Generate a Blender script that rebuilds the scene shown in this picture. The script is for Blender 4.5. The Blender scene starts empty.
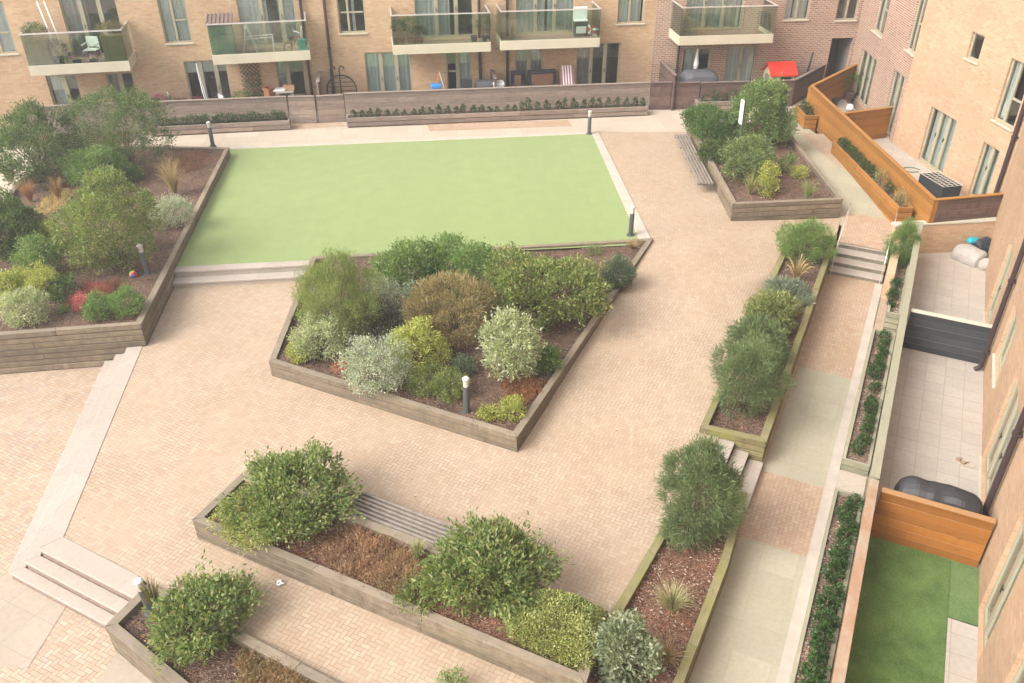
import bpy, bmesh, math, random
import numpy as np
from mathutils import Vector, Matrix
from mathutils.geometry import delaunay_2d_cdt
random.seed(7); RNG = np.random.default_rng(7)
SC = bpy.context.scene; COL = SC.collection
rad = math.radians

# ------------------------------------------------------------------ camera, sky, sun, exposure
HCAM, PITCH, FPX = 10.5, 32.5, 843.5
cam = bpy.data.objects.new('camera', bpy.data.cameras.new('camera')); COL.objects.link(cam)
cam.location = (0, 0, HCAM); cam.rotation_euler = (rad(90 - PITCH), 0, 0)
cam.data.sensor_width = 36; cam.data.lens = FPX / 1024 * 36; cam.data.clip_end = 2000
SC.camera = cam
SUN_EL, SUN_AZ = 42, 240           # azimuth clockwise from +Y: the light comes from behind the camera's left
w = bpy.data.worlds.new('World'); SC.world = w; w.use_nodes = True
wn = w.node_tree.nodes; wl = w.node_tree.links; bg = wn['Background']
sky = wn.new('ShaderNodeTexSky'); sky.sky_type = 'NISHITA'; sky.sun_disc = False
sky.sun_elevation = rad(SUN_EL); sky.sun_rotation = rad(SUN_AZ); sky.dust_density = 4.0; sky.air_density = 1.2
hs = wn.new('ShaderNodeHueSaturation'); hs.inputs['Saturation'].default_value = 0.25
wl.new(sky.outputs[0], hs.inputs['Color']); wl.new(hs.outputs[0], bg.inputs[0]); bg.inputs[1].default_value = 0.15
sun = bpy.data.objects.new('sun', bpy.data.lights.new('sun', 'SUN')); COL.objects.link(sun)
sun.data.energy = 1.0; sun.data.angle = rad(30); sun.data.color = (1.0, 0.965, 0.90)
sun.rotation_euler = (rad(90 - SUN_EL), 0, rad(180 - SUN_AZ))
SC.view_settings.view_transform = 'Standard'; SC.view_settings.look = 'None'
SC.view_settings.exposure = 1.52; SC.view_settings.gamma = 1.0; SC.view_settings.use_curve_mapping = False
SC.cycles.max_bounces = 8; SC.cycles.transparent_max_bounces = 12
SC.cycles.use_denoising = True

# ------------------------------------------------------------------ surveying: where a sight line meets level or upright planes
CT, ST = math.cos(rad(PITCH)), math.sin(rad(PITCH))
def ray(px, py):
    u = (px - 512) / FPX; v = (py - 341.5) / FPX
    return u, CT - v * ST, -ST - v * CT
def P(px, py, z=0.0):
    d = ray(px, py); t = (z - HCAM) / d[2]
    return (d[0] * t, d[1] * t)
def PPM(x, y, z): return FPX / (y * CT - (z - HCAM) * ST)
AU = rad(25.8); CA, SA = math.cos(AU), math.sin(AU)
def NU(n, u): return (CA * n + SA * u, -SA * n + CA * u)     # frame of the right-hand wing: u runs along it, n towards it
def smooth(t): t = min(1, max(0, t)); return t * t * (3 - 2 * t)

# ------------------------------------------------------------------ materials
def new_mat(name):
    m = bpy.data.materials.new(name); m.use_nodes = True
    nt = m.node_tree; return m, nt, nt.nodes['Principled BSDF']
class NT:
    def __init__(s, nt): s.nt = nt
    def n(s, t, **k):
        o = s.nt.nodes.new(t)
        for a, b in k.items(): setattr(o, a, b)
        return o
    def l(s, a, b): s.nt.links.new(a, b)
    def m(s, op, a, b=None, c=None):
        o = s.n('ShaderNodeMath', operation=op)
        for i, x in enumerate((a, b, c)):
            if x is None: continue
            if isinstance(x, (int, float)): o.inputs[i].default_value = x
            else: s.l(x, o.inputs[i])
        return o.outputs[0]
    def noise(s, vec, scale, detail=4, rough=.55, dim='3D'):
        o = s.n('ShaderNodeTexNoise'); o.inputs['Scale'].default_value = scale
        o.inputs['Detail'].default_value = detail; o.inputs['Roughness'].default_value = rough
        if vec is not None: s.l(vec, o.inputs['Vector'])
        return o.outputs['Fac']
    def ramp(s, fac, stops):
        o = s.n('ShaderNodeValToRGB'); e = o.color_ramp.elements
        while len(e) < len(stops): e.new(.5)
        for i, (p, c) in enumerate(stops):
            e[i].position = p; e[i].color = tuple(c) + (1,) if len(c) == 3 else c
        s.l(fac, o.inputs[0]); return o.outputs[0]
    def mix(s, fac, a, b, bt='MIX'):
        o = s.n('ShaderNodeMix', data_type='RGBA', blend_type=bt)
        for i, x in ((0, fac), (6, a), (7, b)):
            if isinstance(x, (int, float)): o.inputs[i].default_value = x
            elif isinstance(x, tuple): o.inputs[i].default_value = x + (1,) if len(x) == 3 else x
            else: s.l(x, o.inputs[i])
        return o.outputs[2]
    def coord(s, which='Object'):
        return s.n('ShaderNodeTexCoord').outputs[which]
    def mapping(s, vec, scale=(1, 1, 1), rot=(0, 0, 0), loc=(0, 0, 0)):
        o = s.n('ShaderNodeMapping'); o.inputs['Scale'].default_value = scale
        o.inputs['Rotation'].default_value = rot; o.inputs['Location'].default_value = loc
        s.l(vec, o.inputs['Vector']); return o.outputs[0]
    def bump(s, h, bsdf, strength=.3, dist=.02):
        o = s.n('ShaderNodeBump'); o.inputs['Strength'].default_value = strength; o.inputs['Distance'].default_value = dist
        s.l(h, o.inputs['Height']); s.l(o.outputs[0], bsdf.inputs['Normal'])
    def orand(s): return s.n('ShaderNodeObjectInfo').outputs['Random']

def plain(name, col, rough=.6, metal=0, var=.12, scale=6, spec=.3):
    m, nt, b = new_mat(name); t = NT(nt)
    f = t.noise(t.coord(), scale, 5)
    c0 = tuple(x * (1 - var) for x in col); c1 = tuple(min(1, x * (1 + var)) for x in col)
    t.l(t.ramp(f, [(.3, c0), (.7, c1)]), b.inputs['Base Color'])
    b.inputs['Roughness'].default_value = rough; b.inputs['Metallic'].default_value = metal
    b.inputs['Specular IOR Level'].default_value = spec
    return m

def herring(name, cols, mortar, w=.076, ang=AU, stain=(.6, .55, .45)):
    m, nt, b = new_mat(name); t = NT(nt)
    v = t.mapping(t.coord(), rot=(0, 0, ang))
    s = t.n('ShaderNodeSeparateXYZ'); t.l(v, s.inputs[0])
    x = t.m('DIVIDE', s.outputs[0], w); y = t.m('DIVIDE', s.outputs[1], w)
    i = t.m('FLOOR', x); j = t.m('FLOOR', y); fx = t.m('FRACT', x); fy = t.m('FRACT', y)
    k = t.m('FLOORED_MODULO', t.m('SUBTRACT', i, j), 4.0)
    k0 = t.m('COMPARE', k, 0.0, .3); k1 = t.m('COMPARE', k, 1.0, .3); k2 = t.m('COMPARE', k, 2.0, .3); k3 = t.m('COMPARE', k, 3.0, .3)
    gx = t.m('SUBTRACT', 1.0, fx); gy = t.m('SUBTRACT', 1.0, fy)
    L = t.m('ADD', fx, k1); R = t.m('ADD', gx, k0); B = t.m('ADD', fy, k2); T = t.m('ADD', gy, k3)
    d = t.m('MINIMUM', t.m('MINIMUM', L, R), t.m('MINIMUM', B, T))
    mm = t.n('ShaderNodeMapRange'); mm.inputs[1].default_value = .03; mm.inputs[2].default_value = .085
    t.l(d, mm.inputs[0]); brick = mm.outputs[0]
    c = t.n('ShaderNodeCombineXYZ'); t.l(t.m('SUBTRACT', i, k1), c.inputs[0]); t.l(t.m('SUBTRACT', j, k2), c.inputs[1])
    wnz = t.n('ShaderNodeTexWhiteNoise', noise_dimensions='3D'); t.l(c.outputs[0], wnz.inputs['Vector'])
    n = len(cols); col = t.ramp(wnz.outputs['Value'], [(q / (n - 1), cc) for q, cc in enumerate(cols)])
    big = t.noise(t.coord(), .45, 6, .65); fine = t.noise(t.coord(), 30, 3)
    col = t.mix(t.ramp(big, [(.38, (0, 0, 0)), (.62, (.55, .55, .55))]), col, t.mix(1.0, col, stain, 'MULTIPLY'))
    col = t.mix(.25, col, t.mix(1.0, col, t.ramp(fine, [(.3, (.55, .55, .55)), (.7, (1, 1, 1))]), 'MULTIPLY'))
    mo = t.mix(t.ramp(t.noise(t.coord(), .8, 5), [(.4, (0, 0, 0)), (.65, (1, 1, 1))]), mortar, tuple(q * .6 for q in mortar))
    t.l(t.mix(brick, mo, col), b.inputs['Base Color'])
    b.inputs['Roughness'].default_value = .85; b.inputs['Specular IOR Level'].default_value = .2
    t.bump(t.m('ADD', brick, t.m('MULTIPLY', fine, .3)), b, .35, .006)
    return m

def slabs(name, col, joint, size, ang=AU, moss=(.28, .27, .13), mossy=.35, ratio=1.0, off=0.0):
    m, nt, b = new_mat(name); t = NT(nt)
    v = t.mapping(t.coord(), rot=(0, 0, ang))
    br = t.n('ShaderNodeTexBrick'); br.offset = off; br.squash = 1
    br.inputs['Scale'].default_value = 1; br.inputs['Mortar Size'].default_value = .008; br.inputs['Mortar Smooth'].default_value = .3
    br.inputs['Brick Width'].default_value = size * ratio; br.inputs['Row Height'].default_value = size
    br.inputs['Color1'].default_value = tuple(x * .93 for x in col) + (1,); br.inputs['Color2'].default_value = tuple(x * 1.05 for x in col) + (1,)
    br.inputs['Mortar'].default_value = joint + (1,)
    t.l(v, br.inputs['Vector'])
    big = t.noise(t.coord(), .7, 7, .65); fine = t.noise(t.coord(), 14, 5)
    c = t.mix(t.ramp(big, [(.35, (0, 0, 0)), (.7, (mossy,) * 3)]), br.outputs[0], moss)
    c = t.mix(.3, c, t.mix(1.0, c, t.ramp(fine, [(.3, (.65, .65, .65)), (.7, (1.05, 1.05, 1.05))]), 'MULTIPLY'))
    t.l(c, b.inputs['Base Color']); b.inputs['Roughness'].default_value = .85; b.inputs['Specular IOR Level'].default_value = .2
    t.bump(fine, b, .15, .01)
    return m

def brickwork(name, cols, mortar, mort=.012):
    m, nt, b = new_mat(name); t = NT(nt)
    s = t.n('ShaderNodeSeparateXYZ'); t.l(t.coord(), s.inputs[0])
    c = t.n('ShaderNodeCombineXYZ'); t.l(t.m('ADD', s.outputs[0], s.outputs[1]), c.inputs[0]); t.l(s.outputs[2], c.inputs[1])
    br = t.n('ShaderNodeTexBrick'); br.offset = .5
    br.inputs['Scale'].default_value = 1; br.inputs['Mortar Size'].default_value = mort; br.inputs['Mortar Smooth'].default_value = .2
    br.inputs['Brick Width'].default_value = .225; br.inputs['Row Height'].default_value = .075
    br.inputs['Color1'].default_value = (0, 0, 0, 1); br.inputs['Color2'].default_value = (1, 1, 1, 1); br.inputs['Mortar'].default_value = (.5, .5, .5, 1)
    t.l(c.outputs[0], br.inputs['Vector'])
    n = len(cols); rnd = t.ramp(br.outputs[0], [(q / (n - 1), cc) for q, cc in enumerate(cols)])
    big = t.noise(t.coord(), .6, 6, .6); fine = t.noise(t.coord(), 9, 5, .7)
    col = t.mix(br.outputs['Fac'], rnd, mortar)
    col = t.mix(1.0, col, t.ramp(big, [(.3, (.86, .84, .82)), (.7, (1.06, 1.04, 1.0))]), 'MULTIPLY')
    col = t.mix(1.0, col, t.ramp(fine, [(.3, (.88, .88, .88)), (.7, (1.07, 1.07, 1.07))]), 'MULTIPLY')
    t.l(col, b.inputs['Base Color']); b.inputs['Roughness'].default_value = .9; b.inputs['Specular IOR Level'].default_value = .15
    t.bump(t.m('SUBTRACT', 1.0, br.outputs['Fac']), b, .4, .008)
    return m

def timber(name, dark, light, moss=None, mossy=0.0, course=None, top=None, stain=.55):
    """planks: grain along local x; every mesh island (board) has its own tone"""
    m, nt, b = new_mat(name); t = NT(nt)
    isl = t.n('ShaderNodeNewGeometry').outputs['Random Per Island']
    off = t.n('ShaderNodeCombineXYZ'); t.l(t.m('MULTIPLY', isl, 37.0), off.inputs[0]); t.l(t.m('MULTIPLY', t.orand(), 11.0), off.inputs[1])
    va = t.n('ShaderNodeVectorMath', operation='ADD'); t.l(t.coord(), va.inputs[0]); t.l(off.outputs[0], va.inputs[1]); v = va.outputs[0]
    g = t.noise(t.mapping(v, scale=(1.4, 26, 26)), 1.6, 6, .65)
    pch = t.noise(v, 1.3, 5, .6)
    c = t.ramp(t.m('ADD', t.m('MULTIPLY', g, .75), t.m('MULTIPLY', pch, .25)), [(.32, dark), (.68, light)])
    c = t.mix(1.0, c, t.ramp(isl, [(0, (.70, .70, .71)), (1, (1.2, 1.17, 1.13))]), 'MULTIPLY')
    stn = t.noise(t.mapping(v, scale=(5, 5, .8)), 1.3, 5, .7)
    c = t.mix(t.ramp(stn, [(.45, (0, 0, 0)), (.7, (stain,) * 3)]), c, tuple(x * .62 for x in dark))
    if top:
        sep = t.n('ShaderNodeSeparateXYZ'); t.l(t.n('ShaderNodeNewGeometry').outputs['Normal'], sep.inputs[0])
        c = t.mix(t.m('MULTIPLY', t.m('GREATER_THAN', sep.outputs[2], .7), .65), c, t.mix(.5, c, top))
    if moss:
        c = t.mix(t.ramp(t.noise(v, 2.2, 6, .7), [(.42, (0, 0, 0)), (.62, (mossy,) * 3)]), c, moss)
    knots = t.noise(t.mapping(v, scale=(1, 4, 4)), 5, 2)
    c = t.mix(t.ramp(knots, [(.68, (0, 0, 0)), (.74, (.6, .6, .6))]), c, tuple(x * .5 for x in dark))
    t.l(c, b.inputs['Base Color']); b.inputs['Roughness'].default_value = .82; b.inputs['Specular IOR Level'].default_value = .2
    t.bump(g, b, .5, .008)
    return m

def bark(name, a, bb, cc):
    m, nt, b = new_mat(name); t = NT(nt)
    vo = t.n('ShaderNodeTexVoronoi'); vo.inputs['Scale'].default_value = 38; t.l(t.mapping(t.coord(), scale=(1, 1.7, 1), rot=(0, 0, .7)), vo.inputs['Vector'])
    s = t.n('ShaderNodeSeparateColor'); t.l(vo.outputs['Color'], s.inputs[0])
    c = t.ramp(s.outputs[0], [(0, a), (.55, bb), (1, cc)])
    c = t.mix(1.0, c, t.ramp(t.noise(t.coord(), 1.5, 6, .65), [(.3, (.6, .6, .6)), (.7, (1.25, 1.2, 1.15))]), 'MULTIPLY')
    t.l(c, b.inputs['Base Color']); b.inputs['Roughness'].default_value = .95; b.inputs['Specular IOR Level'].default_value = .1
    t.bump(t.m('ADD', vo.outputs['Distance'], t.noise(t.coord(), 40, 3)), b, .8, .03)
    return m

def turf_mat(name, a, c, scale=1.0):
    m, nt, b = new_mat(name); t = NT(nt)
    f = t.noise(t.mapping(t.coord(), scale=(2.2, 1, 1)), 22 * scale, 6, .75); g = t.noise(t.coord(), 2.2, 5, .6)
    wv = t.noise(t.mapping(t.coord(), scale=(6, .8, 1)), 1.2, 3)
    col = t.ramp(t.m('ADD', t.m('MULTIPLY', f, .6), t.m('ADD', t.m('MULTIPLY', g, .3), t.m('MULTIPLY', wv, .1))), [(.40, a), (.60, c)])
    sp = t.n('ShaderNodeSeparateXYZ'); t.l(t.mapping(t.coord(), rot=(0, 0, rad(-4))), sp.inputs[0]); wz = t.n('ShaderNodeTexWhiteNoise', noise_dimensions='1D'); t.l(t.m('FLOOR', t.m('DIVIDE', sp.outputs[0], 2.0)), wz.inputs['W'])
    sm = t.m('COMPARE', t.m('FRACT', t.m('DIVIDE', sp.outputs[0], 2.0)), 0.0, .012)
    col = t.mix(1.0, col, t.ramp(wz.outputs['Value'], [(0, (.985, .985, .985)), (1, (1.015, 1.015, 1.015))]), 'MULTIPLY'); col = t.mix(t.m('MULTIPLY', sm, .05), col, (.05, .07, .03))
    t.l(col, b.inputs['Base Color']); b.inputs['Roughness'].default_value = .8; b.inputs['Specular IOR Level'].default_value = .2
    b.inputs['Sheen Weight'].default_value = .15
    t.bump(f, b, .5, .02)
    return m

_leaf = {}
def leaf(*cols, trans=.4, rough=.5, gain=1.0):
    key = (cols, trans, gain)
    if key in _leaf: return _leaf[key]
    m, nt, b = new_mat('leaf'); t = NT(nt)
    r = t.n('ShaderNodeNewGeometry').outputs['Random Per Island']
    n = len(cols); c = t.ramp(r, [(q / max(1, n - 1), tuple(x * gain for x in cc)) for q, cc in enumerate(cols)])
    pn = t.noise(t.coord(), 2.5, 3)
    c = t.mix(1.0, c, t.ramp(pn, [(.3, (.78, .82, .8)), (.7, (1.2, 1.15, 1.1))]), 'MULTIPLY')
    t.l(c, b.inputs['Base Color']); b.inputs['Roughness'].default_value = rough; b.inputs['Specular IOR Level'].default_value = .35
    tr = t.n('ShaderNodeBsdfTranslucent'); t.l(t.mix(1.0, c, (1.1, 1.2, .6), 'MULTIPLY'), tr.inputs[0])
    mx = t.n('ShaderNodeMixShader'); mx.inputs[0].default_value = trans
    out = [q for q in nt.nodes if q.type == 'OUTPUT_MATERIAL'][0]
    t.l(b.outputs[0], mx.inputs[1]); t.l(tr.outputs[0], mx.inputs[2]); t.l(mx.outputs[0], out.inputs[0])
    _leaf[key] = m; return m

def glass(name, tint, refl=.12, rough=.02):
    m, nt, b = new_mat(name); t = NT(nt)
    tr = t.n('ShaderNodeBsdfTransparent'); tr.inputs[0].default_value = tint + (1,)
    gl = t.n('ShaderNodeBsdfGlossy'); gl.inputs['Roughness'].default_value = rough; gl.inputs[0].default_value = (.9, .95, .95, 1)
    fr = t.n('ShaderNodeFresnel'); fr.inputs[0].default_value = 1.5
    f = t.m('MINIMUM', t.m('ADD', fr.outputs[0], refl), .85)
    mx = t.n('ShaderNodeMixShader'); t.l(f, mx.inputs[0]); t.l(tr.outputs[0], mx.inputs[1]); t.l(gl.outputs[0], mx.inputs[2])
    out = [q for q in nt.nodes if q.type == 'OUTPUT_MATERIAL'][0]; t.l(mx.outputs[0], out.inputs[0])
    return m

M = {}
M['paver'] = herring('plaza_pavers', [(.375, .27, .19), (.415, .315, .225), (.39, .29, .205), (.425, .335, .24), (.375, .27, .195)], (.275, .215, .155), stain=(.90, .85, .79))
M['paver_path'] = herring('path_pavers', [(.39, .255, .18), (.44, .32, .225), (.41, .275, .20), (.46, .345, .245)], (.27, .215, .15), stain=(.84, .8, .68))
M['paver_low'] = herring('lower_court_pavers', [(.37, .26, .185), (.45, .34, .235), (.40, .285, .20), (.44, .35, .26), (.37, .27, .21)], (.235, .19, .15), stain=(.8, .78, .74))
M['slab'] = slabs('concrete_path_slabs', (.375, .335, .25), (.335, .295, .215), .6, mossy=.55, moss=(.30, .275, .18))
M['walk'] = slabs('back_walk_slabs', (.43, .36, .285), (.36, .30, .23), .6, ang=rad(-5), mossy=.25, moss=(.40, .33, .24))
M['flag'] = slabs('terrace_flags', (.42, .365, .31), (.31, .26, .21), .40, mossy=.5, moss=(.315, .27, .215))
M['stone'] = slabs('step_stone', (.385, .325, .275), (.33, .275, .23), 1.2, mossy=.45, moss=(.33, .275, .215), ratio=1.0)
M['slab_pale'] = slabs('pale_court_slabs', (.37, .30, .235), (.28, .235, .19), .6, mossy=.5, moss=(.3, .25, .19))
M['kerb'] = plain('pale_kerb', (.41, .35, .29), .85, var=.1, scale=3)
M['cream'] = brickwork('buff_brick', [(.40, .255, .155), (.49, .33, .205), (.44, .285, .175), (.52, .365, .235), (.46, .30, .19)], (.46, .335, .225))
M['cream2'] = brickwork('pale_buff_brick', [(.385, .24, .15), (.46, .30, .195), (.42, .27, .17), (.49, .33, .22), (.44, .28, .18)], (.445, .315, .21))
M['red'] = brickwork('red_brick', [(.22, .105, .07), (.32, .175, .12), (.27, .135, .095), (.36, .21, .15), (.2, .11, .085)], (.46, .375, .31), mort=.016)
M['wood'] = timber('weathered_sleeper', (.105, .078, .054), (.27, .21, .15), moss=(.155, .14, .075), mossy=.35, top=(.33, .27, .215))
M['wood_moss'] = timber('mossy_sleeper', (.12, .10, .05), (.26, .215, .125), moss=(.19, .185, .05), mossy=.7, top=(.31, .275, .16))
M['wood_green'] = timber('greenish_grey_board', (.20, .18, .125), (.34, .31, .225), moss=(.24, .25, .15), mossy=.5, top=(.38, .35, .26), stain=.25)
M['fence_grey'] = timber('silvered_fence', (.16, .115, .09), (.33, .26, .215), top=(.4, .34, .3), stain=.25)
M['fence_dark'] = timber('dark_fence', (.075, .045, .035), (.19, .125, .105), top=(.34, .29, .26))
M['orange'] = timber('orange_fence', (.25, .105, .022), (.33, .155, .038), top=(.42, .22, .07), stain=.25)
M['orange_red'] = timber('stained_red_board', (.28, .145, .08), (.39, .23, .14), moss=(.33, .28, .21), mossy=.75, top=(.36, .245, .165))
M['orange_div'] = timber('orange_divider', (.255, .095, .02), (.31, .13, .03), top=(.46, .34, .20), stain=.25)
M['char'] = timber('charcoal_board', (.035, .037, .04), (.055, .058, .062), top=(.4, .36, .28), stain=.25)
M['soil'] = bark('bark_mulch', (.075, .045, .032), (.15, .095, .068), (.28, .195, .15))
M['soil_pale'] = bark('pale_bark', (.12, .07, .05), (.24, .16, .115), (.40, .31, .24))
M['soil_red'] = bark('red_mulch', (.11, .05, .032), (.20, .105, .07), (.32, .20, .145))
M['turf'] = turf_mat('pale_turf', (.178, .232, .078), (.218, .27, .098))
M['turf_deep'] = turf_mat('deep_turf', (.035, .075, .012), (.12, .19, .045), 1.6)
M['turf_pale'] = turf_mat('pale_turf_strip', (.05, .10, .025), (.14, .21, .07), 1.6)
M['ground'] = plain('bare_ground', (.30, .26, .20), .95, var=.2, scale=.4)
M['frame'] = plain('taupe_frame', (.33, .295, .205), .45, var=.05)
M['frame_white'] = plain('white_frame', (.70, .69, .66), .4, var=.03)
M['sill'] = plain('sill', (.45, .41, .32), .6, var=.08)
M['balc'] = plain('balcony_fascia', (.47, .42, .32), .55, var=.06, scale=2)
M['deck'] = plain('balcony_deck', (.26, .165, .125), .8, var=.15)
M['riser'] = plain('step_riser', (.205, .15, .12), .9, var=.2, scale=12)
M['rail'] = plain('steel_rail', (.72, .68, .66), .3, .6, var=.03)
M['glass'] = glass('window_glass', (.84, .88, .87), .10)
M['bglass'] = glass('balcony_glass', (.79, .86, .80), .05)
M['room'] = plain('dim_room', (.20, .18, .16), .9)
M['curtain'] = plain('pale_curtain', (.70, .715, .68), .9, var=.08)
M['curtain_g'] = plain('frosted_film', (.58, .64, .62), .8, var=.03, scale=2)
M['curtain_d'] = plain('grey_curtain', (.36, .35, .33), .9, var=.1)
M['pipe'] = plain('downpipe', (.045, .03, .03), .4, var=.1)
M['boll'] = plain('bollard_grey', (.10, .105, .105), .4, .3, var=.08)
M['boll_lens'] = plain('bollard_lens', (.50, .45, .37), .3, var=.05)
M['boll_cap'] = plain('bollard_cap', (.48, .47, .45), .5, var=.04)
M['white'] = plain('white_paint', (.70, .70, .68), .5, var=.04)
M['black'] = plain('black_metal', (.03, .027, .027), .45, .3)
M['stem'] = plain('stem', (.13, .085, .055), .9, var=.3, scale=20)
M['chip'] = leaf((.13, .065, .04), (.26, .155, .10), (.38, .25, .17), (.2, .11, .07), trans=0)
M['chip_pale'] = leaf((.20, .13, .10), (.42, .32, .25), (.30, .2, .15), (.5, .42, .34), trans=0)
M['litter'] = leaf((.30, .08, .045), (.38, .15, .07), (.22, .08, .05), trans=.1)
M['slat'] = plain('bench_slat', (.215, .18, .15), .7, var=.2, scale=8)
def cm(name, col, rough=.6, metal=0): 
    if name not in M: M[name] = plain(name, col, rough, metal, var=.08)
    return M[name]

# ------------------------------------------------------------------ objects, parts, meshes
def tag(o, label=None, cat=None, group=None, kind=None):
    if label: o['label'] = label
    if cat: o['category'] = cat
    if group: o['group'] = group
    if kind: o['kind'] = kind
    return o
def empty(name, loc, label, cat, group=None):
    o = bpy.data.objects.new(name, None); COL.objects.link(o); o.location = loc; o.empty_display_size = .2
    return tag(o, label, cat, group)
def wmat(o):
    return o.matrix_basis.copy()
def adopt(o, parent):
    o.parent = parent; o.matrix_parent_inverse = wmat(parent).inverted()
    return o
class MB:
    """collects faces in a local frame, becomes one mesh object"""
    def __init__(s): s.v = []; s.f = []; s.mi = []; s.mats = []
    def mat(s, m):
        if m not in s.mats: s.mats.append(m)
        return s.mats.index(m)
    def add(s, vs, fs, m):
        b = len(s.v); s.v += [tuple(q) for q in vs]; k = s.mat(m)
        for f in fs: s.f.append(tuple(b + i for i in f)); s.mi.append(k)
    def prism(s, q, z0, z1, m, z0b=None, z1b=None):
        """q: polygon (x,y) counter-clockwise, z's may be lists per corner"""
        n = len(q); zz0 = z0 if isinstance(z0, (list, tuple)) else [z0] * n; zz1 = z1 if isinstance(z1, (list, tuple)) else [z1] * n
        vs = [(x, y, zz0[i]) for i, (x, y) in enumerate(q)] + [(x, y, zz1[i]) for i, (x, y) in enumerate(q)]
        fs = [tuple(range(n - 1, -1, -1)), tuple(range(n, 2 * n))] + [(i, (i + 1) % n, n + (i + 1) % n, n + i) for i in range(n)]
        s.add(vs, fs, m)
    def box(s, x0, y0, z0, x1, y1, z1, m):
        s.prism([(x0, y0), (x1, y0), (x1, y1), (x0, y1)], z0, z1, m)
    def bar(s, a, b, w, h, m, up=(0, 0, 1)):
        a = Vector(a); b = Vector(b); d = (b - a).normalized(); u = Vector(up)
        if abs(d.dot(u)) > .98: u = Vector((1, 0, 0))
        r = d.cross(u).normalized(); u = r.cross(d)
        vs = []
        for p in (a, b):
            for sx, sy in ((-1, -1), (1, -1), (1, 1), (-1, 1)): vs.append(p + r * sx * w / 2 + u * sy * h / 2)
        s.add(vs, [(3, 2, 1, 0), (4, 5, 6, 7), (0, 1, 5, 4), (1, 2, 6, 5), (2, 3, 7, 6), (3, 0, 4, 7)], m)
    def tube(s, pts, r, m, seg=8, caps=True):
        pts = [Vector(p) for p in pts]; rs = r if isinstance(r, (list, tuple)) else [r] * len(pts)
        vs = []; prev = None
        for i, p in enumerate(pts):
            d = (pts[min(i + 1, len(pts) - 1)] - pts[max(i - 1, 0)]).normalized()
            if prev is None:
                u = Vector((0, 0, 1)) if abs(d.z) < .9 else Vector((1, 0, 0))
            else: u = prev
            a = d.cross(u).normalized(); u = a.cross(d).normalized(); prev = u
            for k in range(seg):
                t = 2 * math.pi * k / seg; vs.append(p + (a * math.cos(t) + u * math.sin(t)) * rs[i])
        fs = []
        for i in range(len(pts) - 1):
            for k in range(seg):
                k2 = (k + 1) % seg; fs.append((i * seg + k, i * seg + k2, (i + 1) * seg + k2, (i + 1) * seg + k))
        if caps: fs += [tuple(range(seg - 1, -1, -1)), tuple((len(pts) - 1) * seg + k for k in range(seg))]
        s.add(vs, fs, m)
    def lathe(s, prof, m, seg=16, c=(0, 0), capb=True, capt=True):
        vs = []; n = len(prof)
        for r, z in prof:
            for k in range(seg):
                t = 2 * math.pi * k / seg; vs.append((c[0] + r * math.cos(t), c[1] + r * math.sin(t), z))
        fs = [(i * seg + k, i * seg + (k + 1) % seg, (i + 1) * seg + (k + 1) % seg, (i + 1) * seg + k) for i in range(n - 1) for k in range(seg)]
        if capb: fs.append(tuple(range(seg - 1, -1, -1)))
        if capt: fs.append(tuple((n - 1) * seg + k for k in range(seg)))
        s.add(vs, fs, m)
    def ball(s, c, r, m, seg=14, rings=9, sc=(1, 1, 1)):
        prof = [(math.sin(math.pi * i / rings), -math.cos(math.pi * i / rings)) for i in range(rings + 1)]
        vs = [(c[0] + r * sc[0] * max(q, 1e-4) * math.cos(2 * math.pi * k / seg), c[1] + r * sc[1] * max(q, 1e-4) * math.sin(2 * math.pi * k / seg), c[2] + r * sc[2] * z) for q, z in prof for k in range(seg)]
        fs = [(i * seg + k, i * seg + (k + 1) % seg, (i + 1) * seg + (k + 1) % seg, (i + 1) * seg + k) for i in range(rings) for k in range(seg)]
        s.add(vs, fs, m)
    def build(s, name, parent=None, mw=None, bevel=0, smooth_=False):
        me = bpy.data.meshes.new(name); me.from_pydata(s.v, [], s.f)
        for m in s.mats: me.materials.append(m)
        me.polygons.foreach_set('material_index', s.mi)
        if smooth_: me.polygons.foreach_set('use_smooth', [True] * len(s.f))
        me.update()
        o = bpy.data.objects.new(name, me); COL.objects.link(o)
        if mw is not None: o.matrix_basis = mw
        if parent is not None: adopt(o, parent)
        if bevel:
            b = o.modifiers.new('bevel', 'BEVEL'); b.width = bevel; b.segments = 2; b.limit_method = 'ANGLE'; b.angle_limit = rad(40)
        return o
def frame(p0, p1, z=0.0, off=0.0):
    """local frame: x from p0 to p1, y to the left of that, z up"""
    dx, dy = p1[0] - p0[0], p1[1] - p0[1]; L = math.hypot(dx, dy); a = math.atan2(dy, dx)
    return Matrix.Translation((p0[0], p0[1], z)) @ Matrix.Rotation(a, 4, 'Z'), L
def copy_thing(o, label=None, group=None):
    """a thing with copies of its parts and sub-parts (mesh data shared)"""
    def rec(a, parent):
        c = a.copy(); COL.objects.link(c); c.parent = parent
        for ch in list(a.children): rec(ch, c)
        return c
    c = rec(o, None)
    if label: c['label'] = label
    if group: c['group'] = group
    return c

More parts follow.
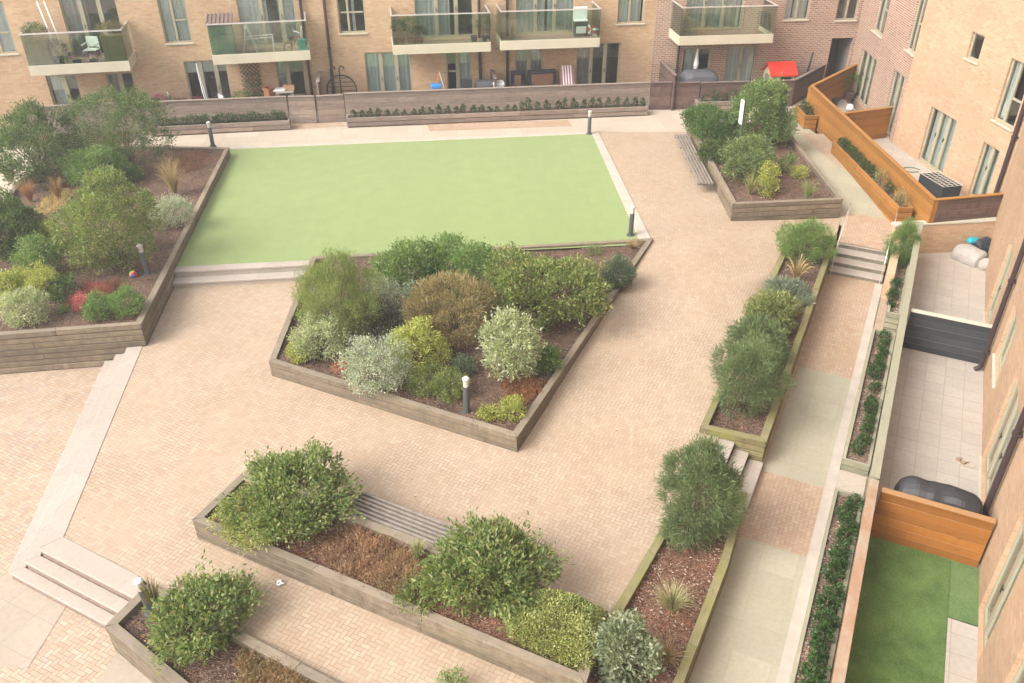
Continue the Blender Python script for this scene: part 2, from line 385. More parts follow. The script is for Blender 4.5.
def area2(p): return sum(p[i][0] * p[(i + 1) % len(p)][1] - p[(i + 1) % len(p)][0] * p[i][1] for i in range(len(p)))
def ccw(p): return list(p) if area2(p) > 0 else list(p)[::-1]
def inset(poly, d):
    n = len(poly); out = []
    for i in range(n):
        a, b, c = Vector(poly[i - 1]), Vector(poly[i]), Vector(poly[(i + 1) % n])
        e1 = (b - a).normalized(); e2 = (c - b).normalized()
        n1 = Vector((-e1.y, e1.x)); n2 = Vector((-e2.y, e2.x)); mdir = (n1 + n2); k = mdir.length
        mdir.normalize(); out.append(tuple(b + mdir * (d / max(.25, mdir.dot(n1)))))
    return out
def inside(p, poly):
    x, y = p; c = False; n = len(poly); j = n - 1
    for i in range(n):
        if (poly[i][1] > y) != (poly[j][1] > y) and x < (poly[j][0] - poly[i][0]) * (y - poly[i][1]) / (poly[j][1] - poly[i][1]) + poly[i][0]: c = not c
        j = i
    return c
def sheet(name, poly, zf, mat, step=.5, parent=None, jit=.25, kind='structure', seed=1, holes=()):
    """a ground sheet: poly filled with triangles, height from zf(x, y)"""
    poly = ccw(poly); rr = random.Random(seed)
    xs = [p[0] for p in poly]; ys = [p[1] for p in poly]; pts = []; n = len(poly)
    for i in range(n):
        a, b = poly[i], poly[(i + 1) % n]; L = math.hypot(b[0] - a[0], b[1] - a[1]); k = max(1, int(L / step))
        pts += [Vector((a[0] + (b[0] - a[0]) * q / k, a[1] + (b[1] - a[1]) * q / k)) for q in range(k)]
    nb = len(pts); edges = [(i, (i + 1) % nb) for i in range(nb)]
    inn = inset(poly, step * .4)
    for h in holes:
        b0 = len(pts); pts += [Vector(q) for q in h]; edges += [(b0 + i, b0 + (i + 1) % len(h)) for i in range(len(h))]
    y = min(ys)
    while y < max(ys):
        x = min(xs)
        while x < max(xs):
            q = (x + rr.uniform(-jit, jit) * step, y + rr.uniform(-jit, jit) * step)
            if inside(q, inn): pts.append(Vector(q))
            x += step
        y += step
    v, e, f, *_ = delaunay_2d_cdt(pts, edges, [], 1, 1e-5)
    if holes: f = [q for q in f if not any(inside((sum(v[i].x for i in q) / 3, sum(v[i].y for i in q) / 3), h) for h in holes)]
    zfun = zf if callable(zf) else (lambda x, y: zf)
    me = bpy.data.meshes.new(name); me.from_pydata([(p.x, p.y, zfun(p.x, p.y)) for p in v], [], [tuple(q) for q in f])
    me.materials.append(mat); me.polygons.foreach_set('use_smooth', [True] * len(me.polygons)); me.update()
    o = bpy.data.objects.new(name, me); COL.objects.link(o)
    if parent is not None: adopt(o, parent)
    elif kind: o['kind'] = kind
    return o

# ------------------------------------------------------------------ leaves
def leaf_mesh(name, pts, dirs, L, W, mat, fold=.25, parent=None, mw=None):
    n = len(pts); d = dirs / np.linalg.norm(dirs, axis=1, keepdims=True)
    r = RNG.normal(size=(n, 3)); sd = np.cross(d, r); sd /= np.linalg.norm(sd, axis=1, keepdims=True) + 1e-9
    up = np.cross(sd, d); L = np.broadcast_to(L, (n,))[:, None]; W = np.broadcast_to(W, (n,))[:, None]
    mid = pts + d * L * .45 + up * W * fold
    v = np.empty((n, 4, 3)); v[:, 0] = pts; v[:, 1] = mid + sd * W / 2; v[:, 2] = pts + d * L; v[:, 3] = mid - sd * W / 2
    me = bpy.data.meshes.new(name); me.vertices.add(4 * n); me.vertices.foreach_set('co', v.ravel())
    me.loops.add(4 * n); me.loops.foreach_set('vertex_index', np.arange(4 * n))
    me.polygons.add(n); me.polygons.foreach_set('loop_start', np.arange(0, 4 * n, 4)); me.polygons.foreach_set('loop_total', np.full(n, 4))
    me.materials.append(mat); me.update(calc_edges=True)
    o = bpy.data.objects.new(name, me); COL.objects.link(o)
    if mw is not None: o.matrix_basis = mw
    if parent is not None: adopt(o, parent)
    return o
def strip_mesh(name, paths, width, mat, parent=None, mw=None):
    """blades and twigs: paths (N, K, 3), tapering flat strips"""
    n, k, _ = paths.shape
    d = paths[:, -1] - paths[:, 0]; r = RNG.normal(size=(n, 3)); sd = np.cross(d, r); sd /= np.linalg.norm(sd, axis=1, keepdims=True) + 1e-9
    tp = np.linspace(1, .15, k)[None, :, None]; wd = np.broadcast_to(width, (n,))[:, None, None] * tp / 2
    v = np.stack([paths - sd[:, None] * wd, paths + sd[:, None] * wd], 2).reshape(n, 2 * k, 3)
    q = np.array([[2 * i, 2 * i + 1, 2 * i + 3, 2 * i + 2] for i in range(k - 1)])
    f = (np.arange(n)[:, None, None] * 2 * k + q[None]).reshape(-1, 4); nf = len(f)
    me = bpy.data.meshes.new(name); me.vertices.add(2 * k * n); me.vertices.foreach_set('co', v.ravel())
    me.loops.add(4 * nf); me.loops.foreach_set('vertex_index', f.ravel())
    me.polygons.add(nf); me.polygons.foreach_set('loop_start', np.arange(0, 4 * nf, 4)); me.polygons.foreach_set('loop_total', np.full(nf, 4))
    me.materials.append(mat); me.update(calc_edges=True)
    o = bpy.data.objects.new(name, me); COL.objects.link(o)
    if mw is not None: o.matrix_basis = mw
    if parent is not None: adopt(o, parent)
    return o
def unit(n, zmin=-.35):
    v = RNG.normal(size=(n * 3, 3)); v /= np.linalg.norm(v, axis=1, keepdims=True); v = v[v[:, 2] > zmin]
    return v[:n]
def blob_points(a, b, nc, per, spread, shell=(.55, 1.0), lobes=9, amp=.22, zmin=-.35, lift=0):
    """clumps of leaves over a heap of uneven lobes that reaches the ground; returns points, outward directions, clump centres"""
    k = int(6 + lobes * min(1.6, .6 + a)); dirs = unit(k, -.6); k = len(dirs)
    r = RNG.uniform(.22, .46 - amp * .2, k); cen = dirs * (1.02 - r + RNG.uniform(-.3, .12, k) * amp * 1.6)[:, None]
    cen = np.vstack([cen, [[0, 0, -.15], [.2, .1, -.5], [-.2, -.1, -.5]]]); r = np.append(r, [.66, .55, .55]); w_ = r ** 2; w_ /= w_.sum()
    n0 = int(nc * 1.9); idx = RNG.choice(len(r), n0, p=w_); o = unit(n0, -.75); n0 = min(n0, len(o)); idx = idx[:n0]; o = o[:n0]
    q = cen[idx] + o * (r[idx] * RNG.uniform(.80, 1.04, n0))[:, None]
    dist = np.linalg.norm(q[:, None] - cen[None], axis=2) / r[None]; dist[np.arange(n0), idx] = 9
    keep = (dist.min(1) > RNG.uniform(.6, 1.0, n0)) & (q[:, 2] > -.97)
    p_ = RNG.uniform(0, 6.28, 6); f_ = 5.5
    nz = np.sin(f_ * q[:, 0] + p_[0]) * np.sin(f_ * q[:, 1] + p_[1]) + .7 * np.sin(f_ * q[:, 2] + p_[2]) * np.sin(f_ * .8 * q[:, 0] + p_[3])
    keep &= ~((nz > .6) & (RNG.uniform(0, 1, n0) < .65))
    if lift: keep &= ~((q[:, 2] < -.95 + lift) & (np.hypot(q[:, 0], q[:, 1]) > .35 + .25 * RNG.uniform(0, 1, n0)))
    q = q[keep]; o = o[keep]; ou = o * .7 + q * .5
    sh = RNG.uniform(0, 1, len(q)) < .07 * (amp / .2)                      # a few shoots stand clear of the outline
    q[sh] *= RNG.uniform(1.03, 1.06 + amp * .5, sh.sum())[:, None]
    c = q * np.array([a, a, b]); c[:, 2] += b
    pts = np.repeat(c, per, 0) + RNG.normal(0, spread, (len(c) * per, 3)); dr = np.repeat(ou, per, 0)
    kk = pts[:, 2] > .03
    return pts[kk], dr[kk], c
def stems(name, targets, mat, parent, mw, r0=.018, n=9):
    mb = MB(); idx = RNG.choice(len(targets), min(n, len(targets)), replace=False)
    for i in idx:
        t = targets[i] * .92; m_ = np.array([t[0] * .35, t[1] * .35, t[2] * .55])
        b0 = np.array([t[0] * .06, t[1] * .06, -.05])
        mb.tube([b0, m_, t], [r0, r0 * .7, r0 * .3], mat, seg=5)
    return mb.build(name, parent, mw, smooth_=True)
def where(box, zs, k=.85):
    """a plant's foot, radius and half height from the room it takes up: it stands on soil at height zs"""
    x0, y0, x1, y1 = box; cx, cy = (x0 + x1) / 2, (y0 + y1) / 2; gx = (x1 - x0) * .03; x0 -= gx; x1 += gx; y0 -= (y1 - y0) * .03
    zc = zs + .35
    for _ in range(6):
        x, y = P(cx, cy, zc); ppm = PPM(x, y, zc); a = (x1 - x0) / 2 / ppm
        dl = math.atan2(HCAM - zc, math.hypot(x, y)); hh = (y1 - y0) / 2 / ppm
        b = math.sqrt(max((hh ** 2 - (a * math.sin(dl)) ** 2), (a * .42 * math.cos(dl)) ** 2)) / math.cos(dl)
        b = min(b, 1.5 * a + .15); zc = zs + b * k
    return x, y, a, b
STYLE = {  # leaf length, width, clump spread, upward pull, outward pull, leaves per clump, density
    'broad': (.078, .034, .06, .4, .8, 16, 1.2), 'bigleaf': (.095, .045, .07, .35, .75, 13, 1.05), 'small': (.055, .028, .05, .3, .7, 17, 1.35),
    'fine': (.12, .016, .055, .45, 1.0, 24, 1.2), 'plume': (.11, .013, .06, 1.0, .7, 26, 1.1), 'box': (.028, .018, .03, .3, .6, 14, 1.2)}
def shrub(box, zs, style, cols, label, cat='shrub', group=None, name='shrub', amp=.26, dens=1.0, lift=None, trunk=False, trans=.42, shell=(.5, 1.0)):
    x, y, a, b = where(box, zs)
    root = empty(name, (x, y, zs), label, cat, group); mw = Matrix.Translation((x, y, zs))
    Ll, Ww, sp, up, ow, per, dd = STYLE[style]
    sc = min(1.0, max(.45, a / .6)); Ll *= .6 + .4 * sc; Ww *= .6 + .4 * sc; sp *= .5 + .5 * sc
    area = 4 * math.pi * (a * a + 2 * a * b) / 3
    nc = int(min(1500, max(10, area * 78 * dd * dens / (.55 + .45 * sc))))
    pts, dr, c = blob_points(max(.03, a - Ll * .5), max(.03, b - Ll * .3), nc, per, sp, shell, amp=amp, lift=(.32 if a > .55 and style in ('broad', 'bigleaf') else 0) if lift is None else lift)
    ls = RNG.uniform(.82, 1.15); Ll *= ls; Ww *= ls * RNG.uniform(.85, 1.1)
    d = dr * ow + np.array([0, 0, up]) + RNG.normal(0, .6, pts.shape)
    n = len(pts)
    leaf_mesh('foliage', pts, d, Ll * RNG.uniform(.55, 1.35, n), Ww * RNG.uniform(.6, 1.25, n), leaf(*cols, trans=trans, gain=1.2), parent=root, mw=mw)
    stems('stems', c, M['stem'], root, mw, r0=.012 + .012 * min(1, a), n=int(6 + 8 * min(1, a)))
    return root
def twiggy(box, zs, cols, label, n=900, cat='shrub', name='twiggy_shrub', wid=.010, group=None, spread=1.0, leaves=0, lcols=None):
    x, y, a, b = where(box, zs)
    root = empty(name, (x, y, zs), label, cat, group); mw = Matrix.Translation((x, y, zs))
    o = unit(n, .0); n = len(o); s = RNG.uniform(.45, 1.0, n) ** .5
    tip = o * s[:, None] * np.array([a, a, 1.9 * b]) * spread; base = tip * np.array([.45, .45, 0])
    st = base + (tip - base) * RNG.uniform(0, .6, n)[:, None]
    mid = st * .5 + tip * .5 + RNG.normal(0, .03, (n, 3)); tip = tip + RNG.normal(0, .04, (n, 3))
    pa = np.stack([st, mid, tip], 1); pa[:, :, 2] = np.maximum(pa[:, :, 2], .0)
    strip_mesh('twigs', pa, wid, leaf(*cols, trans=.15), parent=root, mw=mw)
    if leaves:
        k = RNG.choice(n, leaves); t = RNG.uniform(.5, 1, leaves)[:, None]
        leaf_mesh('foliage', st[k] * (1 - t) + tip[k] * t, o[k] + RNG.normal(0, .6, (leaves, 3)), .03, .011, leaf(*(lcols or cols)), parent=root, mw=mw)
    return root
def tuft(box, zs, cols, label, n=160, cat='grass tuft', name='grass_tuft', wid=.012, droop=.5, group=None, upright=1.0):
    x, y, a, b = where(box, zs, .7)
    root = empty(name, (x, y, zs), label, cat, group); mw = Matrix.Translation((x, y, zs))
    ang = RNG.uniform(0, 2 * math.pi, n); rr = a * RNG.uniform(.25, 1, n); h = 2 * b * upright * RNG.uniform(.6, 1.05, n)
    t = np.linspace(0, 1, 5)[None]; R = rr[:, None] * t ** 1.2 + .03 * RNG.uniform(0, 1, n)[:, None]
    Z = h[:, None] * (t * (1 + droop) - droop * t ** 2.2 * (1.0 + .6 * (rr / a)[:, None]))
    pa = np.stack([R * np.cos(ang)[:, None], R * np.sin(ang)[:, None], np.maximum(Z, .01)], 2)
    strip_mesh('blades', pa, wid, leaf(*cols, trans=.2), parent=root, mw=mw)
    return root
def chips(parent, poly, zf, mat, n, size=.05, name='bark_chips', kind='stuff'):
    xs = [p[0] for p in poly]; ys = [p[1] for p in poly]; out = []
    k = 0
    while len(out) < n and k < n * 12:
        k += 1; q = (random.uniform(min(xs), max(xs)), random.uniform(min(ys), max(ys)))
        if inside(q, poly): out.append((q[0], q[1], zf(*q) + .012))
    pts = np.array(out); d = RNG.normal(size=pts.shape); d[:, 2] = np.abs(d[:, 2]) * .25
    o = leaf_mesh(name, pts, d, size * RNG.uniform(.5, 1.3, len(pts)), size * .45, mat, parent=parent)
    o['kind'] = kind; return o

def heather(box, zs, cols, label, n=2600, h=.22, clip=None, name='heather', cat='heather', leaves=2500, lcols=None, r=.16):
    """low spreading plant: many short sprigs rising from a patch of ground"""
    x0, y0, x1, y1 = box; cx, cy = P((x0 + x1) / 2, (y0 + y1) / 2, zs + h * .4); pp = PPM(cx, cy, zs)
    dl = math.atan2(HCAM, cy); a = (x1 - x0) / 2 / pp; bb = max(.15, (y1 - y0) / 2 / pp / math.sin(dl))
    root = empty(name, (cx, cy, zs), label, cat); mw = Matrix.Translation((cx, cy, zs))
    th = RNG.uniform(0, 2 * math.pi, n); rr = RNG.uniform(0, 1, n) ** .5 * (1 + .18 * np.sin(3 * th + 1) + .1 * np.sin(7 * th))
    base = np.stack([a * rr * np.cos(th), bb * rr * np.sin(th), np.zeros(n)], 1)
    if clip is not None:
        kp = np.array([inside((cx + q[0], cy + q[1]), clip) for q in base]); base = base[kp]; rr = rr[kp]; n = len(base)
    hm = h * (1.1 - .6 * rr ** 3) * RNG.uniform(.4, 1.15, n) * (.75 + .35 * np.sin(base[:, 0] * 9) * np.sin(base[:, 1] * 8 + 1))
    d = RNG.normal(0, .45, (n, 3)); d[:, 2] = 1; d /= np.linalg.norm(d, axis=1, keepdims=True)
    tip = base + d * hm[:, None]; mid = (base + tip) / 2 + RNG.normal(0, .015, (n, 3))
    strip_mesh('twigs', np.stack([base, mid, tip], 1), .011, leaf(*cols, trans=.25, gain=1.35), parent=root, mw=mw)
    k = RNG.integers(0, n, leaves); t = RNG.uniform(.4, 1.05, leaves)[:, None]
    leaf_mesh('foliage', base[k] * (1 - t) + tip[k] * t, RNG.normal(0, .6, (leaves, 3)) + np.array([0, 0, .5]), .045, .016, leaf(*(lcols or cols), gain=1.35), parent=root, mw=mw)
    return root

def mat_plant(pxs, zs, h, cols, label, n=9000, L=.055, W=.028, name='hedge', cat='hedge', gain=1.2):
    """dense low planting: leaves over an uneven, flat topped body whose outline is given on the soil"""
    poly = ccw([P(x, y, zs + h * .5) for x, y in pxs]); cx = sum(p[0] for p in poly) / len(poly); cy = sum(p[1] for p in poly) / len(poly)
    root = empty(name, (cx, cy, zs), label, cat); mw = Matrix.Translation((cx, cy, zs)); pts = []; dr = []
    ed = [(Vector(poly[i]), Vector(poly[(i + 1) % len(poly)])) for i in range(len(poly))]; xs = [p[0] for p in poly]; ys = [p[1] for p in poly]
    while len(pts) < n:
        q = Vector((random.uniform(min(xs), max(xs)), random.uniform(min(ys), max(ys))))
        if not inside(q, poly): continue
        best = min(((q - a) - (b - a) * max(0, min(1, (q - a).dot(b - a) / (b - a).length_squared)) for a, b in ed), key=lambda v: v.length); d = best.length
        hh = h * min(1, (d / .3) ** .5 + .12) * (1 + .16 * math.sin(5.1 * q.x + 1) * math.sin(4.3 * q.y) + .10 * math.sin(11 * q.x) * math.sin(13 * q.y + 2))
        z = hh * (1 - abs(random.gauss(0, .13))) if random.random() < .8 else hh * random.random()
        out = -best.normalized() if d > 1e-4 else Vector((0, 0)); k = max(0, 1 - d / .3)
        pts.append((q.x - cx, q.y - cy, max(.02, z))); dr.append((out.x * k, out.y * k, .8))
    pts = np.array(pts); dr = np.array(dr) + RNG.normal(0, .5, pts.shape)
    leaf_mesh('foliage', pts, dr, L * RNG.uniform(.7, 1.3, n), W * RNG.uniform(.7, 1.2, n), leaf(*cols, trans=.35, gain=gain), parent=root, mw=mw)
    idx = RNG.choice(n, 14); stems('stems', pts[idx] * .9, M['stem'], root, mw, .012, 12)
    return root

# ------------------------------------------------------------------ levels of the courtyard
LOW, PATH, TOP = -.45, -.42, .30
def zplaza(x, y):
    s = .4 * x + .917 * y
    z = .3 * smooth((s - 11.6) / 9.4) * smooth((x + 5) / 4)
    k = smooth((x - 4.2) / 4) * (1 - smooth((y - 22.8) / 6))
    return z * (1 - .55 * k)
def zwalk(x, y):                       # upper walk past the steps: climbs gently to the back
    return .06 + .24 * smooth((y - 20.5) / 7)

# outlines of the raised planters at rim height
CP = [P(269, 361, .38), P(517, 437, .38), P(653, 238, .38), P(312, 256.5, .38), P(303, 277, .38)]
BB = [P(192.5, 519.5, .45), P(585, 684, .45), P(608, 611, .45), P(243, 472.5, .45)]
LP = [P(229, 147, .62), P(140.5, 324, .6), P(-75, 341, .58), P(10, 190, .62), P(52, 142.5, .62)]
FPp = [P(105.5, 626, .12), (P(105.5, 626, .12)[0] + 4.2, P(105.5, 626, .12)[1] - 3.05), P(420, 726, .12), P(149, 583, .12)]
BR = [P(733, 204, .74), P(843, 199, .74), P(781, 122, .74), P(688, 122, .74)]
RPp = [P(700, 427, .17), P(766, 442, .20), P(837, 236, .36), P(790, 234, .36)]
LR0, LR1 = P(700, 463, .1), P(747.5, 493, .1)
LRP = [P(611, 614, .1), P(520, 772, .1), P(650, 772, .1), P(729, 561, .1), LR1, LR0]
HOLES = [inset(ccw(q), .05) for q in (CP, BB, LP, FPp, BR, RPp, LRP)]

# ground, far sheet
mb = MB(); mb.add([(-150, -150, -1.2), (150, -150, -1.2), (150, 150, -1.2), (-150, 150, -1.2)], [(0, 1, 2, 3)], M['ground'])
tag(mb.build('ground'), kind='structure')

# lower court on the left, plaza, walks
st_in = [P(143, 346, 0), P(64, 537, 0), P(139, 576, 0)]       # inner edge of the stone coping
sheet('lower_court', [(-30, 2), (-4.0, 2), (-4.0, 9.0), (-7.5, 16.6), (-30, 16.6)], LOW, M['paver_low'], 2)
fp_r = [P(246, 628, .02), P(345, 683, .02)]
plaza_poly = [(-8.93, 19.75), (-8.93, 19.0), P(139, 352, 0), st_in[0], st_in[1], st_in[2], (-5.35, 8.9), (-1.0, 4.5), NU(-1.75, 2.2), NU(-1.75, 11.9), NU(-1.97, 12.0), NU(-1.97, 13.5),
              NU(-1.7, 22.6), NU(-1.2, 23.6), (9.9, 23.4), (9.9, 24.3), (6.7, 24.3), (6.5, 30.4), (3.1, 30.4), (3.1, 20.6), (-5.2, 19.9)]
sheet('plaza', plaza_poly, zplaza, M['paver'], .6, holes=HOLES)
sheet('lower_court_slabs', [P(-160, 560, LOW), P(38, 578, LOW), P(66, 607, LOW), P(28, 668, LOW), P(-200, 668, LOW)], LOW + .006, M['slab_pale'], 1)
sheet('lower_court_slabs', [P(120, 652, LOW), P(240, 715, LOW), P(70, 715, LOW)], LOW + .006, M['slab_pale'], 1)

# lower path on the right: concrete and paver bands
def band(name, u0, u1, mat, dz=0, n0=-1.04, n1=.11): return sheet(name, [NU(n0, u0), NU(n1, u0), NU(n1, u1), NU(n0, u1)], PATH + dz, mat, 1)
band('path', 2.0, 22.5, M['paver_path'], dz=-.012, n0=-1.5, n1=.9); band('path', 2.0, 11.43, M['slab']); band('path', 11.43, 13.35, M['paver_path'], n0=-1.35); band('path', 13.35, 17.35, M['slab']); band('path', 17.35, 22.6, M['paver_path'])
mb = MB(); q = [NU(.11, 2), NU(.295, 2), NU(.295, 22.3), NU(.11, 22.3)]; mb.prism(q, -.6, PATH + .025, M['kerb'])
for u0, u1 in ((13.35, 14.0), (19.45, 19.85)): mb.prism([NU(.27, u0), NU(.8, u0), NU(.8, u1), NU(.27, u1)], -.6, PATH + .021, M['walk'])
tag(mb.build('path_kerb'), kind='structure')

# upper walk beside the far planter: concrete, pavers, concrete
sheet('upper_walk', [NU(-1.12, 23.45), NU(.2, 23.45), NU(.22, 25.6), (10.0, 23.45)], lambda x, y: zwalk(x, y) + .004, M['paver_path'], .8)
sheet('upper_walk', [(9.6, 22.6), NU(.22, 25.2), P(905, 212, .2), P(833, 146, .3), (11.0, 31.2), (9.8, 31.2), (9.55, 27)], zwalk, M['slab'], .8)
sheet('paver_band', [P(800, 133, .3), P(838, 168, .3), P(864, 166, .3), P(824, 134, .3)], lambda x, y: zwalk(x, y) + .008, M['paver'], .8)
sheet('back_walk', [(-13.6, 28.4), (-10.0, 28.75), (3.1, 30.4), (6.5, 30.4), (11.2, 30.9), (11.7, 31.4), (13.6, 36.3), (11.2, 34.6), (5, 32.7), (-6, 31.6), (-13.6, 30.9)], TOP - .004, M['walk'], 1)
for a, b in ((430, 572), (275, 345)): sheet('paver_band', [P(a, 131, .3), P(b, 126, .3), P(b - 4, 120, .3), P(a - 4, 124, .3)], TOP + .002, M['paver_path'], 1)
sheet('left_path', [P(-190, 150, .3), P(45, 146, .3), P(10, 196, .3), P(-62, 345, .3), P(-330, 345, .3)], TOP, M['walk'], 1.5)

# artificial lawn with pale kerb on the back and right, two stone steps in front
TBL, TBR, TFR, TFL = (-9.95, 28.5), (2.93, 30.15), (3.52, 21.5), (-8.85, 19.62)
sheet('lawn', [TBL, TBR, TFR, (3.3, 20.9), (-5.4, 20.0), TFL], TOP + .016, M['turf'], .8)
mb = MB()
mb.prism([TBR, (3.18, 30.42), (3.86, 21.35), (3.52, 21.2)][::-1] if area2([TBR, (3.18, 30.42), (3.86, 21.35), (3.52, 21.2)]) < 0 else [TBR, (3.18, 30.42), (3.86, 21.35), (3.52, 21.2)], -.1, TOP + .022, M['kerb'])
mb.prism(ccw([TBL, (-10.0, 28.78), (3.18, 30.42), TBR]), -.1, TOP + .026, M['kerb'])
tag(mb.build('lawn_kerb', bevel=.01), kind='structure')
def step_block(mb, q, z0, z1, m):
    mb.prism(ccw(q), z1 - .06, z1, m); c = sum((Vector(p) for p in q), Vector((0, 0))) / 4; mb.prism(ccw([tuple(Vector(q[0])), tuple(Vector(q[1])), tuple(Vector(q[2]) - f * .035), tuple(Vector(q[3]) - f * .035)]), z0, z1 - .061, M['kerb'])
mb = MB(); e = Vector((-5.42 + 8.93, 20.03 - 19.62)).normalized(); f = Vector((e.y, -e.x))   # along, towards the camera
a0 = Vector((-8.95, 19.62)); a1 = Vector((-5.36, 20.04))
step_block(mb, [a0, a1, a1 + f * .30, a0 + f * .30], -.3, TOP + .012, M['stone'])
step_block(mb, [a0 + f * .298, a1 + f * .298, a1 + f * .64, a0 + f * .64], -.3, .15, M['stone'])
tag(mb.build('lawn_steps', bevel=.012), 'two pale stone steps climbing from the paving to the lawn', 'steps')

# L-shaped stair down to the lower court
def nest(px):  return [P(*p) for p in px]
n1 = nest([(127, 347.5, 0), (38, 549, 0), (139, 601, 0)]); n2 = nest([(117, 351, -.15), (23, 561, -.15), (124, 615, -.15)]); n3 = nest([(107, 356, -.30), (8, 572, -.30), (110, 627, -.30)])
mb = MB()
for outer, inner, z in ((n1, st_in, 0.012), (n2, n1, -.15), (n3, n2, -.30)):
    for k in range(2):
        i0, i1 = Vector(inner[k]), Vector(inner[k + 1]); o0, o1 = Vector(outer[k]), Vector(outer[k + 1])
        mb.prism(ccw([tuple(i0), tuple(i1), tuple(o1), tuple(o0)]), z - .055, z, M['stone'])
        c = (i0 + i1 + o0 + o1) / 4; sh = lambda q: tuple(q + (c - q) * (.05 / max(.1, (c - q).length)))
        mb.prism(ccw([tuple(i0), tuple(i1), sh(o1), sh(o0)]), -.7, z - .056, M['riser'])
tag(mb.build('court_steps', bevel=.01), 'pale stone stair of three steps turning a corner at the lower court', 'steps')

# three steps from the plaza down to the lower path
mb = MB()
for n0, n1_, z in ((-1.98, -1.66, .012), (-1.66, -1.36, -.135), (-1.36, -1.06, -.28)):
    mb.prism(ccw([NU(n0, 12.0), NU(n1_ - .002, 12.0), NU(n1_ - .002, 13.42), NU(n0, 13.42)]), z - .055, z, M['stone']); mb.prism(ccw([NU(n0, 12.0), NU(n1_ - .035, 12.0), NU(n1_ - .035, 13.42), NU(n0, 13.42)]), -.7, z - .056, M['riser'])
tag(mb.build('side_steps', bevel=.01), 'short flight of pale steps from the plaza down to the lower path', 'steps')
# four steps on the path with slim rails
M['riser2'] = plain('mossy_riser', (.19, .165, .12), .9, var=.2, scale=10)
mb = MB(); U4 = 22.35
for k in range(4):
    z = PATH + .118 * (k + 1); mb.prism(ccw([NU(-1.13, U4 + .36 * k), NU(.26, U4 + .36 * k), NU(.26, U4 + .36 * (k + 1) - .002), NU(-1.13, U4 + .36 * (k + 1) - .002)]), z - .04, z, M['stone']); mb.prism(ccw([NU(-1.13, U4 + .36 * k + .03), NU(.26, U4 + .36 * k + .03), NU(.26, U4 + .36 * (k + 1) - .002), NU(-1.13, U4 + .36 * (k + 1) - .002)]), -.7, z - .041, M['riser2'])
tag(mb.build('path_steps', bevel=.01), 'flight of four pale steps on the right hand path between slim rails', 'steps')
def handrail(n, label):
    a = NU(n, U4 - .25); b = NU(n, U4 + 1.55); c = NU(n, U4 + 2.3)
    root = empty('handrail', (a[0], a[1], PATH), label, 'handrail', 'handrails beside the four path steps')
    mb = MB(); mb.tube([(a[0], a[1], .30), (b[0], b[1], .78), (c[0], c[1], .80)], .011, M['rail'], 8); mb.build('top_rail', root, smooth_=True)
    for u, z0, z1 in ((U4 - .15, PATH, .33), (U4 + .7, -.2, .54), (U4 + 1.5, .05, .77), (U4 + 2.2, .05, .79)):
        p = NU(n, u); mb = MB(); mb.tube([(p[0], p[1], z0), (p[0], p[1], z1)], .008, M['rail'], 8); mb.build('post', root)
handrail(-1.06, 'slim metal handrail on the planter side of the four path steps')
handrail(.2, 'slim metal handrail on the brick wall side of the four path steps')

# ------------------------------------------------------------------ raised timber planters
def timber_wall(root, q, zt0, zt1, zb, mat, course=.15, name='timber_wall', mossless=None):
    """q = outer a, outer b, inner b, inner a; courses of sleepers from the top down"""
    a, b, ib, ia = [Vector(p) for p in q]; mw, L = frame(a, b); inv = mw.inverted(); mb = MB()
    loc = [inv @ Vector((p.x, p.y, 0)) for p in (a, b, ib, ia)]
    def at(t0, t1, off):
        o0 = loc[0].lerp(loc[1], t0); o1 = loc[0].lerp(loc[1], t1); i1 = loc[3].lerp(loc[2], t1); i0 = loc[3].lerp(loc[2], t0)
        return [(o0.x, o0.y - off), (o1.x, o1.y - off), (i1.x, i1.y + off * .5), (i0.x, i0.y + off * .5)]
    rr = random.Random(int(abs(a.x * 131 + a.y * 71) * 10)); h = max(zt0, zt1) - zb; n = max(1, int(round(h / course)))
    for k in range(n):
        cuts = [0.0] + ([] if L < 2.8 else sorted(min(.97, max(.03, (c + rr.uniform(-.08, .08)))) for c in [(i + (.5 if k % 2 else 0) ) * 2.4 / L for i in range(1, int(L / 2.4) + (0 if k % 2 else 1)) if .04 < (i + (.5 if k % 2 else 0)) * 2.4 / L < .96])) + [1.0]
        for t0, t1 in zip(cuts, cuts[1:]):
            if t1 - t0 < .01: continue
            g = .0015 / max(L, .1) * 2
            off = rr.uniform(-.007, .007) + (.010 if k == 0 else 0)
            f0 = lambda t, kk: (zt0 + (zt1 - zt0) * t) - course * kk
            ta, tb_ = t0 + (g if t0 > 0 else 0), t1 - (g if t1 < 1 else 0)
            qq = at(ta, tb_, off); dzr = rr.uniform(-.003, .003) if k == 0 else 0
            up = [f0(ta, k) + dzr, f0(tb_, k) + dzr, f0(tb_, k) + dzr, f0(ta, k) + dzr]; dn = [z - course + .024 - dzr for z in up]
            mb.prism(qq, dn, up, mat)
    core = [(x, y) for x, y in at(0.004, .996, -.03)]
    mb.prism(core, [zb] * 4, [zt0 - .03, zt1 - .03, zt1 - .03, zt0 - .03], M['stem'])
    return mb.build(name, root, mw, bevel=.006)
